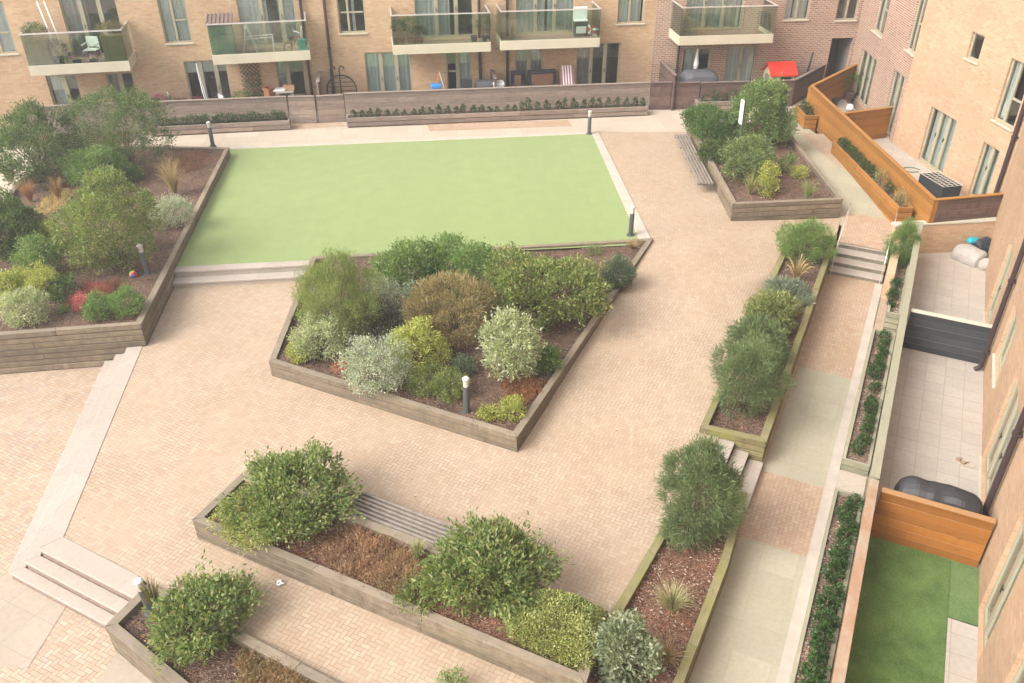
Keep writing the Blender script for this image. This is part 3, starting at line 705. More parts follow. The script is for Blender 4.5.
def planter(name, label, poly, zt, zb, zs, mats, soil, th=.13, cat='planter', group=None, course=.15, nchips=900, chipm=None, skip=(), soilz=None, litter=0):
    if area2(poly) < 0: poly = poly[::-1]; zt = zt[::-1] if isinstance(zt, list) else zt; mats = mats
    n = len(poly); inn = inset(poly, th); cx = sum(p[0] for p in poly) / n; cy = sum(p[1] for p in poly) / n
    zts = zt if isinstance(zt, list) else [zt] * n
    root = empty(name, (cx, cy, min(zts) - .3), label, cat, group)
    for i in range(n):
        if i in skip: continue
        j = (i + 1) % n
        timber_wall(root, (poly[i], poly[j], inn[j], inn[i]), zts[i], zts[j], zb, mats, course)
    rr = random.Random(n * 17 + int(cx * 10)); ph = [rr.uniform(0, 6) for _ in range(4)]
    zbase = soilz if soilz else (lambda x, y: zs)
    zf = lambda x, y: zbase(x, y) + .03 * (math.sin(2.1 * x + ph[0]) * math.sin(1.7 * y + ph[1]) + .5 * math.sin(5.3 * x + ph[2]) * math.sin(4.7 * y + ph[3]))
    so = inset(poly, th - .015)
    sheet('soil', so, zf, soil, .22, parent=root)
    if nchips: chips(root, inn, zf, chipm or M['chip'], nchips)
    if litter: chips(root, inn, zf, M['litter'], litter, .06, 'fallen_leaves')
    return root
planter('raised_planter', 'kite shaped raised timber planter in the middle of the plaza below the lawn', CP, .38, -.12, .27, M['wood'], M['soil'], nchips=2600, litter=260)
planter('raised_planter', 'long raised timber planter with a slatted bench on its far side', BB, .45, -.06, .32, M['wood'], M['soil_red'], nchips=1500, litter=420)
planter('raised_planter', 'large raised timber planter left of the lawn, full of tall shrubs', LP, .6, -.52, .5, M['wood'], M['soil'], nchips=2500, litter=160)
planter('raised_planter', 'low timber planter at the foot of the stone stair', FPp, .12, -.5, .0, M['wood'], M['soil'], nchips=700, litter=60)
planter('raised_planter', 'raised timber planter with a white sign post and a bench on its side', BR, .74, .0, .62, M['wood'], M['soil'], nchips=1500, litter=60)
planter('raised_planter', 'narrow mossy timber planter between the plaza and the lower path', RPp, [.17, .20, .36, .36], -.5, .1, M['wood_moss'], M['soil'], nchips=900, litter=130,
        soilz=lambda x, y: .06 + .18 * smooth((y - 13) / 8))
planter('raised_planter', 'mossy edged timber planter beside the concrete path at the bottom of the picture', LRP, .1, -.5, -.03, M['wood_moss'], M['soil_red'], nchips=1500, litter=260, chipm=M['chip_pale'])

# narrow beds between the path and the terrace wall
def bed(label, n0, n1, u0, u1, zt, zs, mat, nch):
    return planter('narrow_bed', label, [NU(n0, u0), NU(n1, u0), NU(n1, u1), NU(n0, u1)], zt, -.55, zs, mat, M['soil_pale'], th=.05, nchips=nch, chipm=M['chip_pale'], cat='planting bed', group='planting beds along the terrace wall', course=.15)
bed('timber edged bark bed at the top of the path below the brick wall', .515, .82, 19.9, 24.2, .08, -.02, M['wood_green'], 350)
bed('timber edged bark bed beside the paved terrace with the charcoal fence', .3, .8, 14.05, 19.4, -.16, -.25, M['wood_green'], 650)
bed('timber edged bark bed beside the small green lawn', .3, .8, 2.5, 13.3, -.30, -.37, M['wood_green'], 900)

# ------------------------------------------------------------------ fences and small walls
def fence(name, p0, p1, z0, z1, mat, label, cat='fence', th=.05, board=.16, posts=1.8, group=None, cap=True, z1b=None, capm=None):
    z1b = z1 if z1b is None else z1b
    mw, L = frame(p0, p1); root = empty(name, (p0[0], p0[1], z0), label, cat, group)
    mb = MB(); n = max(1, int(round((min(z1, z1b) - z0) / board)))
    for k in range(n):
        a0 = z0 + (z1 - z0) * k / n; a1 = z0 + (z1 - z0) * (k + 1) / n; b0 = z0 + (z1b - z0) * k / n; b1 = z0 + (z1b - z0) * (k + 1) / n
        y = random.uniform(-.003, .003)
        mb.prism([(0, -th / 2 + y), (L, -th / 2 + y), (L, th / 2 + y), (0, th / 2 + y)], [a0 + .004, b0 + .004, b0 + .004, a0 + .004], [a1, b1, b1, a1], mat)
    mb.build('board_panel', root, mw, bevel=.004)
    if posts:
        k = max(1, int(round(L / posts)))
        for i in range(k + 1):
            x = min(L - .05, max(.05, L * i / k)); mb = MB(); zt = z1 + (z1b - z1) * x / L
            mb.box(x - .045, th / 2 + .008, z0 - .3, x + .045, th / 2 + .098, zt - .03, mat); mb.build('post', root, mw)
    if cap:
        mb = MB(); mb.prism([(0, -th / 2 - .025), (L, -th / 2 - .025), (L, th / 2 + .06), (0, th / 2 + .06)], [z1 + .003, z1b + .003, z1b + .003, z1 + .003], [z1 + .035, z1b + .035, z1b + .035, z1 + .035], capm or mat); mb.build('cap_rail', root, mw, bevel=.004)
    return root
FZ = 1.3
fence('timber_fence', (-17.5, 30.1), P(290, 123.5, .3), .3, FZ, M['fence_grey'], 'silvered timber fence behind the large left planter, left of the gate')
fence('garden_gate', P(291.5, 123.5, .3), P(317.5, 123.2, .3), .32, FZ, M['fence_grey'], 'silvered timber gate nearest the left trough in the back fence', 'gate', posts=1.2, cap=True)
fence('timber_fence', P(319.5, 123.2, .3), P(346, 121.5, .3), .3, FZ, M['fence_grey'], 'short silvered fence panel between the left gate and the long trough')
fence('timber_fence', P(347, 121.5, .3), P(648, 109.5, .3), .3, FZ + .04, M['fence_grey'], 'long weathered timber fence behind the trough of clipped shrubs')
fence('timber_fence', P(649, 109.5, .3), P(669.5, 109.4, .3), .3, FZ + .04, M['fence_dark'], 'narrow dark fence panel in front of the red brick corner')
fence('garden_gate', P(671, 109.4, .3), P(697, 108.8, .3), .32, FZ + .02, M['fence_dark'], 'dark timber gate in front of the red brick flat', 'gate', posts=1.2)
fence('timber_fence', P(698.5, 108.8, .3), P(790, 106, .3), .3, FZ, M['fence_dark'], 'dark timber fence in front of the red roofed playhouse')
pF = P(790.5, 106, .3)
fence('timber_fence', pF, (13.35, 36.3), .3, FZ, M['fence_dark'], 'dark timber fence running back beside the brick doorway')
# low troughs against the back fence
def trough(label, p0, p1, zt, d, mat, z0=.3, zs=None):
    dx, dy = p1[0] - p0[0], p1[1] - p0[1]; L = math.hypot(dx, dy); nx, ny = -dy / L * d, dx / L * d
    return planter('timber_trough', label, [p0, p1, (p1[0] + nx, p1[1] + ny), (p0[0] + nx, p0[1] + ny)], zt, z0 - .05, (zs or zt - .09), mat, M['soil'], th=.045, cat='planter', group='timber troughs along the fences', nchips=120, course=.17)
T1a, T1b = P(152, 137, .3), P(290.5, 130, .3)
T2a, T2b = P(347.5, 128, .3), P(647.5, 115.7, .3)
trough('silvered timber trough of clipped shrubs behind the large left planter', T1a, T1b, .66, .42, M['fence_grey'])
trough('very long silvered timber trough of clipped shrubs behind the lawn', T2a, T2b, .66, .48, M['fence_grey'])
trough('small timber trough by the dark gate behind the sign post', P(697, 113, .3), P(742, 111.5, .3), .72, .45, M['fence_grey'])
# orange garden fence on the right
OA, OB, OC = (11.35, 32.1), (11.5, 29.1), P(935, 201, 1.2)
print('OC', OC)
fence('garden_fence', OA, OC, .2, 1.48, M['orange'], 'long orange stained garden fence in front of the pale brick flats', cap=True, posts=1.7, z1b=1.2)
fence('garden_fence', OA, (14.15, 35.3), .28, 1.48, M['orange'], 'orange stained fence running back to the red brick wall', posts=1.5)
e1 = (13.6, 29.9)
fence('garden_fence', (11.56, 29.15), e1, .28, 1.35, M['orange'], 'orange stained fence dividing the turf patio from the flagged patio', posts=1.0)
fence('garden_fence', (OC[0] + .05, OC[1] + .03), (14.1, OC[1] + .5), .5, 1.2, M['fence_dark'], 'short fence with dark boards and orange cap above the brick wall', posts=0, capm=M['orange'])
trough('long orange trough with small round shrubs at the foot of the orange fence', (11.12, 22.5), (11.05, 28.2), .72, -.42, M['orange'], z0=.12)
trough('short orange trough with three small shrubs near the far end of the orange fence', (10.84, 30.75), (10.84, 32.05), .8, -.46, M['orange'], z0=.25)
# terrace wall beside the beds, terrace dividers
fence('terrace_fence', NU(.86, 12.62), NU(.86, 24.3), -.5, .70, M['wood_green'], 'greenish grey timber fence between the beds and the flagged terraces', th=.07, posts=0, capm=M['wood_green'])
fence('terrace_fence', NU(.86, 2.0), NU(.86, 12.55), -.5, .70, M['orange_red'], 'peeling orange and grey timber fence along the small green lawn', th=.07, posts=0, capm=M['orange_red'])
fence('terrace_divider', NU(.99, 19.27), NU(2.74, 19.27), -.42, .56, M['char'], 'charcoal painted fence dividing the two flagged terraces', posts=0, capm=M['sill'])
fence('terrace_divider', NU(.99, 12.45), NU(2.74, 12.45), -.42, .60, M['orange_div'], 'warm orange timber fence between the flagged terrace and the small lawn', posts=0, capm=M['orange_div'])
# brick retaining wall at the end of the flagged terrace, and beside the four steps
def lowwall(label, p0, p1, z0, z1, th, mat, cop=True):
    mw, L = frame(p0, p1); root = empty('brick_wall', (p0[0], p0[1], z0), label, 'wall')
    mb = MB(); mb.box(0, 0, z0, L, th, z1, mat); mb.build('brickwork', root, mw)
    if cop: mb = MB(); mb.box(-.02, -.02, z1 + .002, L + .02, th + .02, z1 + .05, M['sill']); mb.build('coping', root, mw, bevel=.006)
lowwall('buff brick retaining wall at the far end of the flagged terrace', (10.78, 21.72), (14.4, 22.15), -.6, .48, .22, M['cream'])
lowwall('low buff brick wall beside the four path steps', NU(.30, 24.5), NU(.30, 21.6), -.6, .30, .2, M['cream'], cop=False)

# terraces
sheet('terrace', [NU(.86, 12.45), NU(2.85, 12.45), NU(2.85, 26.2), NU(.86, 24.6)], PATH, M['flag'], 1.2)
sheet('terrace_lawn', [NU(.86, 2), NU(2.34, 2), NU(2.34, 12.45), NU(.86, 12.45)], PATH + .012, M['turf_deep'], .8)
sheet('terrace_lawn_strip', [NU(2.345, 11.1), NU(2.85, 11.1), NU(2.85, 12.45), NU(2.345, 12.45)], PATH + .010, M['turf_pale'], .8)
sheet('terrace_paving', [NU(2.345, 2), NU(2.85, 2), NU(2.85, 11.09), NU(2.345, 11.09)], PATH + .002, M['flag'], .8)
sheet('orange_patio', [(11.6, 22.4), (14.9, 22.8), (13.75, 29.5), (13.6, 36), (11.4, 32)], .26, M['flag'], 1.2)
sheet('patio_turf', [(11.75, 29.5), (13.3, 30.3), (13.2, 32.6), (11.75, 31.8)], .275, M['turf_deep'], .8)
sheet('garden_patio', [(-21, 29.9), (-13.4, 30.75), (-6, 31.5), (5.5, 32.5), (11.3, 33.9), (13.4, 36.3), (13.4, 38), (-21, 38)], TOP - .01, M['flag'], 1.5)

# ------------------------------------------------------------------ buildings
SEG = {'A': ((-21.0, 30.25), (-7.6, 33.2)), 'B': ((-7.6, 33.2), (5.7, 35.1)), 'C': ((5.7, 35.1), (14.2, 36.08)),
       'D': ((14.2, 36.08), (13.64, 29.35)), 'E': ((13.64, 29.35), (14.18, 22.94)), 'F': ((14.18, 22.94), NU(2.78, 1.0))}
def on(seg, px, py, off=0.0):
    """pixel -> (s, z) on a facade plane moved off metres outwards"""
    p0, p1 = SEG[seg]; mw, L = frame(p0, p1); d = Vector(ray(px, py)); inv = mw.inverted()
    o = inv @ Vector((0, 0, HCAM)); dl = inv.to_3x3() @ d; t = (-off - o.y) / dl.y
    q = o + dl * t; return q.x, q.z
class Facade:
    def __init__(s, seg, bld, mat, ztop, zbot=-1.0): s.seg = seg; s.bld = bld; s.mat = mat; s.zt = ztop; s.zb = zbot; s.ops = []; s.mw, s.L = frame(*SEG[seg])
    def build(s):
        xs = sorted({0.0, s.L} | {q for o in s.ops for q in o[:2] if 0 < q < s.L}); zs = sorted({s.zb, s.zt} | {q for o in s.ops for q in o[2:4]})
        mb = MB(); D = .14
        for x0, x1 in zip(xs, xs[1:]):
            for z0, z1 in zip(zs, zs[1:]):
                cx, cz = (x0 + x1) / 2, (z0 + z1) / 2
                if any(o[0] < cx < o[1] and o[2] < cz < o[3] for o in s.ops): continue
                mb.add([(x0, 0, z0), (x1, 0, z0), (x1, 0, z1), (x0, 0, z1)], [(0, 1, 2, 3)], s.mat)
        for x0, x1, z0, z1, *_ in s.ops:
            v = [(x0, 0, z0), (x1, 0, z0), (x1, 0, z1), (x0, 0, z1), (x0, D, z0), (x1, D, z0), (x1, D, z1), (x0, D, z1)]
            mb.add(v, [(0, 4, 5, 1), (1, 5, 6, 2), (2, 6, 7, 3), (3, 7, 4, 0)], s.mat)
            R = 1.6; v = [(x0, D, z0), (x1, D, z0), (x1, D, z1), (x0, D, z1), (x0, R, z0), (x1, R, z0), (x1, R, z1), (x0, R, z1)]
            mb.add(v, [(0, 4, 5, 1), (1, 5, 6, 2), (2, 6, 7, 3), (3, 7, 4, 0), (4, 7, 6, 5)], M['room'])
        w_ = mb.build('wall', s.bld, s.mw); return w_
    def window(s, x0, x1, z0, z1, cols=(.5,), trans=None, door=False, curtain='curtain', frm='frame', cover=((0, .34), (.66, 1)), sill=True, handle=True, blind=0):
        s.ops.append((x0, x1, z0, z1)); D = .10; fw = .055; m = M[frm]; mb = MB()
        nm = 'door' if door else 'window'
        mb.box(x0, D - .03, z0, x0 + fw, D + .04, z1, m); mb.box(x1 - fw, D - .03, z0, x1, D + .04, z1, m)
        mb.box(x0 + fw, D - .03, z1 - fw, x1 - fw, D + .04, z1, m); mb.box(x0 + fw, D - .03, z0, x1 - fw, D + .04, z0 + fw * (1.6 if door else 1), m)
        W = x1 - x0; edges = [x0 + fw] + [x0 + W * c for c in cols] + [x1 - fw]
        for c in cols:
            k = (.075 if door else .04); mb.box(x0 + W * c - k, D - .036, z0 + fw, x0 + W * c + k, D + .035, z1 - fw, m)
        if trans:
            for i, (a, b) in enumerate(zip(edges, edges[1:])):
                if trans[1] is None or i in trans[1]: mb.box(a + .04, D - .024, z0 + (z1 - z0) * trans[0] - .03, b - .04, D + .03, z0 + (z1 - z0) * trans[0] + .03, m)
        f = mb.build(nm, s.bld, s.mw, bevel=.004)
        mb = MB(); mb.add([(x0 + .03, D + .008, z0 + .03), (x1 - .03, D + .008, z0 + .03), (x1 - .03, D + .008, z1 - .03), (x0 + .03, D + .008, z1 - .03)], [(0, 1, 2, 3)], M['glass']); mb.build('pane', f, s.mw)
        if sill:
            mb = MB(); mb.box(x0 - .04, -.05, z0 - .055, x1 + .04, .068, z0 - .004, M['sill'] if not door else M['kerb']); mb.build('sill', f, s.mw, bevel=.005)
        if curtain:
            mb = MB(); cmt = M[curtain]
            for a, b in cover:
                xa, xb = x0 + .05 + (W - .1) * a, x0 + .05 + (W - .1) * b; n = max(8, int((xb - xa) * 28)); vs = []
                for i in range(n + 1):
                    y = D + .10 + .025 * math.sin(i * 1.35 + x0) + .01 * math.sin(i * .6); x = xa + (xb - xa) * i / n
                    vs += [(x, y, z0 + .05), (x, y + .01, z1 - .02)]
                mb.add(vs, [(2 * i, 2 * i + 2, 2 * i + 3, 2 * i + 1) for i in range(n)], cmt)
            mb.build('curtain', f, s.mw, smooth_=True)
        if blind:
            mb = MB(); mb.box(x0 + .06, D + .06, z1 - (z1 - z0) * blind, x1 - .06, D + .075, z1 - .05, M['curtain']); mb.build('blind', f, s.mw)
        if handle and door:
            for c in cols:
                mb = MB(); mb.box(x0 + W * c - .012, D - .075, z0 + .98, x0 + W * c + .012, D - .06, z0 + 1.12, M['black']); mb.box(x0 + W * c - .01, D - .062, z0 + 1.03, x0 + W * c + .01, D - .034, z0 + 1.05, M['black']); mb.build('handle', f, s.mw)
        return f
    def pipe(s, px, y=-.09, r=.05, z0=None, z1=None, shoe=True):
        z0 = .3 if z0 is None else z0; z1 = s.zt if z1 is None else z1
        mb = MB(); mb.tube([(px, y, z1), (px, y, z0 + .12), (px, y - .1, z0 + .02)] if shoe else [(px, y, z1), (px, y, z0)], r, M['pipe'], 10)
        z = z0 + .5
        while z < z1:
            mb.tube([(px, y, z), (px, y, z + .06)], r * 1.3, M['pipe'], 10); mb.box(px - .08, y, z + .01, px + .08, -.002, z + .05, M['pipe']); z += 1.8
        mb.build('downpipe', s.bld, s.mw)
    def balcony(s, x0, x1, zs, depth=1.45, fas=.34, gl=1.02):
        m = M['balc']; mb = MB(); T = .07
        mb.box(x0, -depth, zs, x1, -depth + T, zs + fas, m); mb.box(x0, -depth + T, zs, x0 + T, -.003, zs + fas, m); mb.box(x1 - T, -depth + T, zs, x1, -.003, zs + fas, m)
        mb.box(x0 + T, -depth + T, zs + .012, x1 - T, -.003, zs + .16, m)
        b = mb.build('balcony', s.bld, s.mw, bevel=.006)
        mb = MB(); k = 0; y = -depth + T + .004
        while y < -.14: mb.box(x0 + T + .004, y, zs + .165, x1 - T - .004, y + .132, zs + .2, M['deck']); y += .14
        mb.build('deck', b, s.mw)
        zt = zs + fas + .004
        for nm, q in (('f', (x0 + .02, -depth + .028, x1 - .02, -depth + .04)), ('l', (x0 + .028, -depth + .045, x0 + .04, -.02)), ('r', (x1 - .04, -depth + .045, x1 - .028, -.02))):
            mb = MB(); mb.box(q[0], q[1], zt, q[2], q[3], zt + gl, M['bglass']); mb.build('glass_panel', b, s.mw)
        mb = MB(); mb.bar((x0, -depth + .034, zt + gl + .022), (x1, -depth + .034, zt + gl + .022), .05, .04, M['rail'])
        mb.bar((x0 + .034, -depth + .06, zt + gl + .0215), (x0 + .034, -.01, zt + gl + .0215), .05, .04, M['rail']); mb.bar((x1 - .034, -depth + .06, zt + gl + .0215), (x1 - .034, -.01, zt + gl + .0215), .05, .04, M['rail'])
        mb.build('handrail', b, s.mw)
        return b
def building(name, label, segs, mat, ztop, depth=9):
    p = SEG[segs[0]][0]; root = empty(name, (p[0], p[1], 0), label, 'building')
    fs = [Facade(k, root, mat, ztop) for k in segs]
    # roof and the hidden sides
    pts = [SEG[k][0] for k in segs] + [SEG[segs[-1]][1]]
    mb = MB(); back = []
    for q in (pts[0], pts[-1]):
        k = segs[0] if q == pts[0] else segs[-1]; a, b = SEG[k]; L = math.hypot(b[0] - a[0], b[1] - a[1]); back.append((q[0] - (b[1] - a[1]) / L * depth, q[1] + (b[0] - a[0]) / L * depth))
    poly = pts + [back[1], back[0]]
    mb.prism(ccw(poly), ztop + .005, ztop + .3, M['sill']); mb.build('roof', root)
    return root, fs
B1, (FA, FB) = building('apartment_building', 'buff brick apartment block with balconies across the back of the courtyard', 'AB', M['cream'], 11.5)
B2, (FC, FD) = building('apartment_building', 'red brown brick apartment block filling the far right corner', 'CD', M['red'], 11.5, 6)
B3, (FE, FF) = building('apartment_building', 'pale buff brick apartment block down the right side', 'EF', M['cream2'], 13, 8)
def rect(F, xl, xr, yb, ztop=None, yt=None, h=None, xb=None):
    """opening from pixels: left and right edges at row yb, top at row yt or a height"""
    s0, za = on(F.seg, xl, yb[0]); s1, zb_ = on(F.seg, xr, yb[1]); z0 = (za + zb_) / 2
    if yt is not None: z1 = on(F.seg, (xl + xr) / 2, yt)[1]
    else: z1 = ztop if ztop is not None else z0 + h
    return s0, s1, z0, z1
# back block, left part
s0, s1, z0, z1 = rect(FA, -14, 18, (55, 53), h=1.75); FA.window(s0, s1, z0, z1, (.5,), (.4, (1,)), curtain='curtain_g', cover=((0, 1),))
s0, s1, z0, z1 = rect(FA, 166, 193, (44, 42), h=1.75); FA.window(s0, s1, z0, z1, (.45,), (.45, (1,)), cover=((0, .5), (.5, 1)))
def gdoor(F, xl, xr, yt, cols, z0=.32, **k):
    s0, za = on(F.seg, xl, yt); s1, zb_ = on(F.seg, xr, yt); return F.window(s0, s1, z0, (za + zb_) / 2, cols, door=True, sill=False, **k)
gdoor(FA, 45, 76, 75, (.55,), curtain='curtain', cover=((.05, .5),))
gdoor(FA, 105, 132, 73, (.5,), curtain='curtain_d', cover=((.0, .4),), handle=False)
gdoor(FA, 183, 226, 60.5, (.36, .72), curtain=None, blind=.22)
gdoor(FA, 275, 303, 61, (.4,), curtain='curtain_d', cover=((.0, .3),), handle=False, trans=(.3, (1,)))
# first floor balconies: left part
def balc(F, xl, xr, yl, yr, depth=1.45):
    s0, za = on(F.seg, xl, yl, depth); s1, zb_ = on(F.seg, xr, yr, depth); zs = (za + zb_) / 2
    return F.balcony(s0, s1, zs, depth), s0, s1, zs
b1, b1a, b1b, z1b = balc(FA, 31, 131, 76, 71); b2, b2a, b2b, z2b = balc(FA, 213.5, 311, 65, 60)
b3, b3a, b3b, z3b = balc(FB, 393, 491, 55, 51.5); b4, b4a, b4b, z4b = balc(FB, 500.5, 599.5, 50, 47.5); b5, b5a, b5b, z5b = balc(FC, 678.5, 772.5, 45, 43.5)
def bdoor(F, xl, xr, y, zs, cols, **k):
    s0 = on(F.seg, xl, y)[0]; s1 = on(F.seg, xr, y)[0]; return F.window(s0, s1, zs + .22, zs + 2.4, cols, door=True, sill=False, **k)
bdoor(FA, 68, 124, 35, z1b, (.34, .67), cover=((0, .3), (.3, .42)), curtain='curtain_d')
bdoor(FA, 241, 298, 30, z2b, (.4, .75), cover=((0, .35), (.42, .5), (.7, 1)))
bdoor(FB, 416, 474, 30, z3b, (.36, .7), cover=((0, .34), (.36, .6)))
bdoor(FB, 516, 574, 24, z4b, (.33, .66), cover=((0, .5), (.55, 1)))
bdoor(FC, 685, 742, 20, z5b, (.33, .66), cover=((0, .33), (.36, .64), (.7, 1)))
for F, x, y in ((FA, 302.5, 20), (FB, 479.5, 45), (FB, 507, 45)): F.pipe(on(F.seg, x, y)[0], r=.055)
FB.pipe(on('B', 329, 45)[0], r=.055)
s0, s1, z0, z1 = rect(FB, 340, 367, (34, 32), h=1.75); FB.window(s0, s1, z0, z1, (.36,), (.42, None), curtain='curtain', cover=((.5, .62),))
s0, s1, z0, z1 = rect(FB, 617, 643.5, (24, 23), h=1.75); FB.window(s0, s1, z0, z1, (.45,), (.5, (0,)), cover=((.05, .4), (.5, .95)))
gdoor(FB, 364, 410.5, 52, (.34, .68), curtain='curtain_g', cover=((0, 1),))
gdoor(FB, 446, 471, 52, (.45,), curtain='curtain_g', cover=((.5, 1),), handle=False, trans=(.62, (0,)))
gdoor(FB, 515.5, 543, 48, (.5,), curtain='curtain_d', cover=((0, 1),), handle=False)
gdoor(FB, 577, 621, 43, (.34, .66), curtain='curtain_d', cover=((0, .3),))
# red brick corner
s0, s1, z0, z1 = rect(FC, 783.5, 808, (20, 19.5), h=1.75); FC.window(s0, s1, z0, z1, (.5,), None, cover=((0.02, .3), (.36, .98)))
s0, s1, z0, z1 = rect(FC, 835, 856, (20.5, 20), h=1.75); FC.window(s0, s1, z0, z1, (.5,), None, curtain='curtain_d', cover=((.4, .6),))
gdoor(FC, 684, 712, 48, (.5,), curtain='curtain', cover=((.08, .5),), handle=False)
gdoor(FC, 728, 758, 46, (.5,), curtain='curtain', cover=((0, .46), (.54, 1)))
s0 = on('C', 828, 60)[0]; s1 = on('C', 849, 60)[0]; zt = on('C', 838, 38)[1]
FC.ops.append((s0, s1, .3, zt)); mb = MB(); mb.box(s0 + .06, .5, .32, s0 + (s1 - s0) * .55, .56, zt - .05, M['black']); mb.build('door', B2, FC.mw)
FC.pipe(on('C', 677, 60)[0], r=.05, z1=z5b)
for (xl, yl, xr, yr, h) in ((872.5, 30, 882, 37, 1.75), (905.5, 49, 914, 55, 1.9)):
    a = on('D', xl, yl); b = on('D', xr, yr); FD.window(a[0], b[0], (a[1] + b[1]) / 2, (a[1] + b[1]) / 2 + h, (.5,), (.5, (1,)), curtain='curtain', cover=((0, .4),))
a = on('D', 862, 48); b = on('D', 877, 60); FD.window(a[0], b[0], .32, (a[1] + b[1]) / 2, (.35, .68), door=True, sill=False, curtain='curtain_g', cover=((0, 1),))
a = on('D', 894, 70); b = on('D', 905, 76); FD.window(a[0], b[0], .32, (a[1] + b[1]) / 2, (.5,), door=True, sill=False, curtain='curtain_g', cover=((0, 1),))
# pale block on the right
a = on('E', 966, 56); b = on('E', 977, 64.5); z0 = (a[1] + b[1]) / 2; zt = on('E', 979, 34)[1]; FE.window(a[0], b[0], z0, zt, (), None, curtain='curtain_d', cover=((.5, .8),))
a = on('E', 993, 118); b = on('E', 1012, 131); z0 = (a[1] + b[1]) / 2; FE.window(a[0], min(b[0] , FE.L - .35), z0, z0 + 1.75, (.42,), (.42, (1,)), curtain='curtain', cover=((0, .3),))
a = on('E', 932, 105); b = on('E', 957, 122); FE.window(a[0], b[0], .30, (a[1] + b[1]) / 2, (.36, .68), door=True, sill=False, curtain='curtain_g', cover=((0, 1),))
a = on('E', 984, 141); b = on('E', 1000, 152); FE.window(a[0], min(b[0], FE.L - .3), .30, (a[1] + b[1]) / 2, (.5,), door=True, sill=False, curtain='curtain_g', cover=((0, 1),))
FE.pipe(FE.L - .1, r=.06)
def uf(y): # position along the right face from the row where its foot shows
    return on('F', 980, y)[0]
UF = lambda u: FF.L - (u - 1.0)
def fw(u0, u1, z0, z1, **k):
    return FF.window(UF(u1), UF(u0), z0, z1, **k)
fw(20.5, 21.9, PATH + .02, 1.75, cols=(.5,), door=True, curtain='curtain_g', cover=((0, 1),))
fw(17.0, 18.3, .45, 1.8, cols=(.5,), curtain='curtain_g', cover=((0, 1),))
fw(13.6, 15.6, PATH + .02, 1.75, cols=(.34, .66), door=True, curtain='curtain', cover=((0, .6),))
fw(10.35, 11.5, PATH + .02, 1.75, cols=(.5,), door=True, curtain='curtain_d', cover=((0, .3),), sill=False)
fw(7.2, 9.0, PATH + .02, 1.75, cols=(.5,), door=True, curtain='curtain_d', cover=((0, .3),))
for u in (20.3, 16.2, 13.5, 10.0): fw(u, u + 1.3, 3.3, 5.0, cols=(.5,), trans=(.45, (1,)), cover=((0, .4),))
FF.pipe(UF(18.95), z0=PATH, r=.055); FF.pipe(UF(13.2), z0=PATH, r=.055)
for F in (FA, FB, FC, FD, FE, FF): F.build()

# thin warm volume added to imitate the veiling glare of window glass
HZD = .0022
mb = MB(); mb.box(-151, -151, -2.2, 151, 151, 14.5, M['white']); hz = mb.build('glare_veil'); hz['kind'] = 'stuff'; hz.data.materials.clear()
hm = bpy.data.materials.new('glare_veil'); hm.use_nodes = True; nt = hm.node_tree; nt.nodes.remove(nt.nodes['Principled BSDF'])
pv = nt.nodes.new('ShaderNodeVolumePrincipled'); pv.inputs['Density'].default_value = HZD; pv.inputs['Color'].default_value = (.96, .94, .92, 1); pv.inputs['Anisotropy'].default_value = .2
nt.links.new(pv.outputs[0], [q for q in nt.nodes if q.type == 'OUTPUT_MATERIAL'][0].inputs['Volume']); hz.data.materials.append(hm)

# ------------------------------------------------------------------ street furniture
def bollard(px, py, z, label, h=.86, tilt=0):
    x, y = P(px, py, z); root = empty('bollard_light', (x, y, z), label, 'bollard light', 'grey bollard lights round the courtyard'); mw = Matrix.Translation((x, y, z)) @ Matrix.Rotation(tilt, 4, 'Y')
    mb = MB(); mb.lathe([(.115, -.05), (.115, .015), (.07, .02), (.066, h - .22), (.066, h - .2)], M['boll'], 20); mb.build('post', root, mw, smooth_=False)
    mb = MB(); mb.lathe([(.058, h - .2), (.058, h - .05)], M['boll_lens'], 20); mb.build('lens', root, mw)
    mb = MB()
    mb.lathe([(.07, h - .05), (.072, h - .02), (.05, h), (.0, h + .005)], M['boll_cap'], 20); mb.build('cap', root, mw)
    return root
bollard(467, 413, .27, 'grey bollard light with pale head in the middle planter'); bollard(589, 134, .31, 'grey bollard light at the far right corner of the lawn')
bollard(630.5, 235, .32, 'grey bollard light at the near right corner of the lawn'); bollard(148.5, 274, .5, 'slightly leaning grey bollard light in the large left planter', .82, rad(-3))
bollard(213, 146, .5, 'grey bollard light at the far corner of the large left planter'); bollard(152, 612, 0, 'grey bollard light half hidden by dry grass at the foot of the stone stair', .72, rad(-4))

def bench(p0, p1, zseat, dirn, depth, label, slats=6):
    """slatted seat along a planter wall; dirn = +1/-1 side to which it juts"""
    mw, L = frame(p0, p1, 0); root = empty('bench', (p0[0], p0[1], zseat), label, 'bench', None)
    w_ = depth / slats
    for k in range(slats):
        y0 = dirn * (.03 + w_ * k); y1 = dirn * (.03 + w_ * (k + 1) - .042); mb = MB()
        mb.box(0, min(y0, y1), zseat - .055, L, max(y0, y1), zseat, M['slat']); mb.build('slat', root, mw, bevel=.004)
    n = max(2, int(L / 1.1) + 1)
    for i in range(n):
        x = .12 + (L - .24) * i / (n - 1); mb = MB(); ya, yb = sorted((dirn * .02, dirn * depth))
        mb.box(x - .025, ya, zseat - .11, x + .025, yb, zseat - .058, M['boll']); mb.build('bracket', root, mw)
    return root
a, b = P(345, 509.5, .47), P(452, 552, .47); bench(a, b, .47, 1, .52, 'long slatted bench of thin grey slats on the long planter')
a, b = P(714.5, 183, .62), P(688.5, 134, .62); bench(a, b, .62, 1, .50, 'slatted timber bench beside the planter with the sign post', 5)

